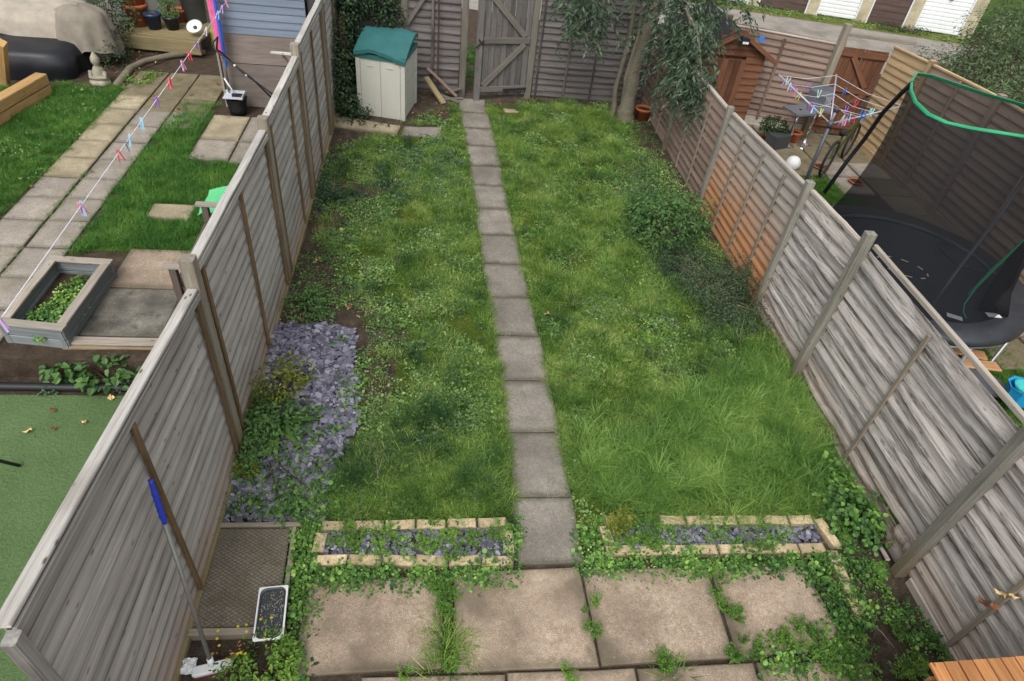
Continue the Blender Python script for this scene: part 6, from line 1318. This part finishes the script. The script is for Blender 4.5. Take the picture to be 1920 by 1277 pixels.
MB().tube([G(1740, 582, .62), G(1800, 500, .98), G(1870, 410, 1.35), G(1925, 330, 1.65), G(1960, 285, 2.0)], .018, 10).build('net_pole', plain('grey_pole', (.06, .065, .078, 1), .4, .4), tm, True, M=TMm)
pz = [G(1812, 597, .64), G(1806, 585, .66), G(1808, 570, .72), G(1830, 540, .85), G(1870, 500, 1.0), G(1925, 445, 1.25)]; MB().tube(pz, .007, 6).build('door_edge', GREEN, tm, True, M=TMm); MB().tube([G(1815, 552, .72), G(1860, 505, .95), G(1920, 450, 1.2)], .009, 6).build('door_edge', GREEN, tm, True, M=TMm)
# gathered net by the door
MB().tube([G(1862, 585, .64), G(1875, 545, .75), G(1905, 490, 1.0), G(1960, 420, 1.4)], [.13, .1, .08, .05], 12).build('gathered_net', plain('gathered_net', (.012, .012, .014, 1), .9, .1), tm, True, M=TMm)
MB().tube([G(1790, 460, .62), G(1760, 455, .66), G(1765, 470, .66), G(1800, 500, .68), G(1880, 520, .75), G(1925, 500, .8)], .012, 6).build('cord', FOAM, tm, True, M=TMm)
# things on the ground by the fence
ORW = wood('new_orange_plank', (.45, .24, .12, 1), (.58, .34, .18, 1), (.3, .13, .06, 1), .1, .3, knots=.1)
for (a, c_, l) in ((G(1775, 652, .12), G(1848, 668, .12), 'upper of two orange planks lying under the trampoline edge'), (G(1800, 680, .14), G(1872, 688, .14), 'lower orange plank lying beside the grey board')):
    o = beam('plank', a, c_, .13, .02, ORW, None); _tag(o, l, 'plank', 'orange planks by the trampoline')
M_, L_ = frame(G(1790, 690, .1), G(1890, 740, .1)); o = mk('grey_board', [(x * L_ * .6, y * .16, z) for z in (-.02, .02) for x, y in [(math.cos(R(a)) * (.9 + .1 * math.cos(R(4 * a))), math.sin(R(a))) for a in range(0, 360, 20)]], [tuple(range(17, -1, -1)), tuple(range(18, 36))] + [(k, (k + 1) % 18, 18 + (k + 1) % 18, 18 + k) for k in range(18)], plain('grey_foam', (.09, .1, .12, 1), .6), None, M_); _tag(o, 'dark grey rounded board lying behind the right fence cap', 'board')
pc = G(1900, 752, .15); t = thing('blue_tub', pc, 'bright blue plastic tub holding a smaller green bowl', 'tub'); MB().lathe([(.1, 0), (.13, .18), (.15, .19), (.14, .19), (.115, .03), (.0001, .02)], pc, 8).build('tub', plain('cyan_plastic', (.02, .3, .62, 1), .35, .5), t, M=WM[t.name]); MB().lathe([(.05, .12), (.09, .2), (.1, .2), (.06, .13), (.0001, .12)], pc, 16).build('bowl', plain('teal_plastic', (.04, .4, .4, 1), .35, .5), t, True, M=WM[t.name])
# ================================================================== the lane and the garages
LD = (Vector((13.57, 17.0, 0)) - Vector((8.15, 18.4, 0))).normalized(); LN = Vector((-LD.y, LD.x, 0)); GO = Vector((8.15, 18.4, 0))
def lp(s, t, z=0): return GO + LD * s + LN * t + Z3 * z
struct(sheet('lane', [lp(-60, -.75), lp(60, -.75), lp(60, -4.4), lp(-60, -4.4)], .008, C_ROAD)); struct(sheet('verge', [lp(-60, -.02), lp(8, -.02), lp(8, -.75), lp(-60, -.75)], .012, VERGE))
struct(sheet('common_grass', [(9.0, 7.5), (60, -10), (60, 40), lp(7.2, 14), lp(7.2, -.6), (12.4, 14.2), (10.3, 11.2)], .016, TURF)); q = sample([(11.5, 11.5), (17, 9), (19, 20), (15, 19.5)], 40, .1); scatter('common_grass_blades', C_NG, at0(q, .016), rng.uniform(1.5, 2.4, len(q)), 'bright green common grass beyond the bushes at top right', 'grass')
q = sample([lp(-3, -.02), lp(7, -.02), lp(7, -.75), lp(-3, -.75)], 40, .1); scatter('verge_grass', C_CLOV, at0(q, .012), rng.uniform(.8, 1.8, len(q)), 'patchy grass and moss at the foot of the garages', 'grass')
q = sample([(.3, 11.3), (2.2, 11.3), (2.2, 13.5), (.3, 13.5)], 60, .1); scatter('gate_grass', C_NG, at0(q, .0), rng.uniform(1, 1.8, len(q)), 'grass seen through the gap beside the open gate', 'grass')
gr_ = thing('garage_block', GO, 'row of lock up garages with white and brown doors across the lane', 'garages'); GMx = WM[gr_.name]
BRK = concrete('garage_brick', (.4, .36, .25, 1), (.52, .47, .34, 1), .2, .05); DW = plain('white_garage_door', (.74, .75, .76, 1), .5, .4, var=.06, scale=3); DBR = wood('brown_garage_door', (.085, .055, .05, 1), (.14, .1, .09, 1), (.04, .025, .022, 1), .1, .35, knots=0)
u_ = [-3.3, -1.55, .2, 1.72, 3.0, 4.22, 5.65]
rowh = 2.1
def rib(name, s0, s1, z0, z1, n, mat, par, dep=.02):
    V = []; F = []
    for k in range(n + 1):
        z = z0 + (z1 - z0) * k / n
        for o2 in (0, dep): V += [lp(s0, -.05 - o2, z - (0 if o2 == 0 else 0) + (0.0 if o2 else -.0)), lp(s1, -.05 - o2, z)]
    for k in range(n): a = k * 4; F += [(a, a + 1, a + 3, a + 2), (a + 2, a + 3, a + 5, a + 4)]
    b = MB(); b.v = [Vector(v) for v in V]; b.f = F; return b.build(name, mat, par, M=GMx)
prev = None
for k in range(6):
    s0, s1 = u_[k], u_[k + 1]; white = k % 2 == 1; w = .13
    b = MB()
    def bx(s_a, s_b, t_a, t_b, z_a, z_b, b=b):
        P = [lp(s, t, z) for s in (s_a, s_b) for t in (t_a, t_b) for z in (z_a, z_b)]; b.add(P, [(0, 1, 3, 2), (4, 6, 7, 5), (0, 4, 5, 1), (2, 3, 7, 6), (0, 2, 6, 4), (1, 5, 7, 3)])
    bx(s0 - w, s0 + w, -.1, .3, 0, 2.3); b.build('pillar', BRK, gr_, M=GMx)
    dr = thing('door_%d' % k, lp(0, 0), None, None) if False else None
    if k % 2 == 0:
        for r_ in range(13):
            beam('door_board', lp(s0 + w + .03, -.03, .1 + r_ * .155), lp(s1 - w - .03, -.03, .1 + r_ * .155), .02, .148, DBR, gr_)
        for s_ in (s0 + w + .015, s1 - w - .015): beam('door_frame', lp(s_, -.07, 0), lp(s_, -.07, 2.05), .035, .03, DW, gr_, up=LN)
    else:
        m_ = MB()
        for r_ in range(22):
            z = .03 + r_ * .094; P = [lp(s, t, zz) for (t, zz) in ((-.03, z), (-.05, z + .02), (-.05, z + .08), (-.03, z + .094)) for s in (s0 + w + .03, s1 - w - .03)]; m_.add(P, [(0, 1, 3, 2), (2, 3, 5, 4), (4, 5, 7, 6)])
        dm = m_.build('garage_door', DW, gr_, M=GMx); MB().box(lp((s0 + s1) / 2, -.08, .85), (.06, .05, .08)).build('handle', IRON, dm, M=GMx)
        for s_ in (s0 + w + .015, s1 - w - .015): beam('door_frame', lp(s_, -.07, 0), lp(s_, -.07, 2.05), .035, .03, DW, gr_, up=LN)
b = MB(); bx(u_[-1] - .13, u_[-1] + .16, -.1, 5, 0, 2.3, b); b.build('end_wall', BRK, gr_, M=GMx); b = MB(); bx(u_[0] - .2, u_[-1] + .3, -.2, 5.2, 2.3, 2.42, b); b.build('roof', FELT, gr_, M=GMx); b = MB(); bx(u_[0], u_[-1], -.06, -.01, 2.06, 2.3, b); b.build('lintel', BRK, gr_, M=GMx); b = MB(); bx(u_[0], u_[-1], .12, .2, 0, 2.06, b); b.build('back_panel', BRK, gr_, M=GMx)
p = lp(4.0, -.45); shrub('low_bush', 'low dark bush at the foot of the brown garage door', 'bush', p, [(p.x - .3, p.y + .1, .08, .4, .18, .12), (p.x + .3, p.y - .05, .08, .4, .18, .12)], 900, .03, .05, .5, L_IVY, stems=8)
p = lp(-.3, -.35); shrub('low_bush', 'straggly bush beside the leftmost brown garage door', 'bush', p, [(p.x, p.y, .2, .3, .25, .22), (p.x - 1.0, p.y + .2, .25, .7, .25, .3)], 1200, .03, .06, .5, L_SHRUB, stems=12)
L_OL = leaf('olive_bush_leaf', [(.1, c4(.03, .055, .025)), (.45, c4(.07, .11, .045)), (.8, c4(.15, .2, .09)), (1, c4(.26, .3, .18))], .5, .2, 2)
p = Vector((8.4, 9.5, 0)); shrub('bush', 'large loose grey green bush behind the pale fence', 'bush', p, [(7.75, 9.4, .75, .5, .55, .7), (8.1, 8.6, .95, .6, .8, .75), (8.2, 7.6, 1.1, .7, .9, .7), (8.6, 10.0, .9, .6, .7, .7), (9.2, 8.9, .8, .7, .9, .7), (8.5, 6.6, 1.1, .7, .8, .6)], 15000, .05, .09, .36, L_OL, 'dia', 70, sr=.012, shell=.25)
B3 = [(G(u, v, z), z) for u, v, z in ((1770, 160, .7), (1815, 110, .9), (1850, 60, 1.1), (1745, 130, .5), (1895, 30, 1.3), (1880, 120, .9))]
p = Vector((B3[0][0].x, B3[0][0].y, 0)); shrub('bush', 'loose sprawling bush between the pale fence and the last white garage door', 'bush', p, [(b_.x, b_.y, z_, .5, .5, .42) for b_, z_ in B3], 5200, .05, .1, .34, L_OL, 'dia', 60, sr=.01, shell=.1)
p = Vector((9.3, 10.6, 0)); shrub('bush', 'tall wispy bush rising in front of the white garage door', 'bush', p, [(9.2, 10.6, 1.2, .5, .5, .5), (9.6, 10.9, 1.6, .5, .4, .5), (10.3, 11.2, 1.3, .6, .6, .6), (9.7, 10.4, .7, .6, .5, .6), (10.9, 11.0, 1.0, .6, .7, .7)], 6500, .05, .1, .32, L_OL, 'dia', 60, sr=.012, shell=.2)
fp = thing('boundary_rail', (10, 8.3, 0), 'grey wooden post and rail at the edge of the common grass', 'post'); a = G(1895, 130, .5); beam('post', (a.x, a.y, 0), (a.x, a.y, .75), .12, .12, W_BPOST, fp, up=Vector((0, 1, 0))); beam('rail', (a.x, a.y, .35), (a.x + 3, a.y - 1.5, .35), .05, .1, W_BPOST, fp)
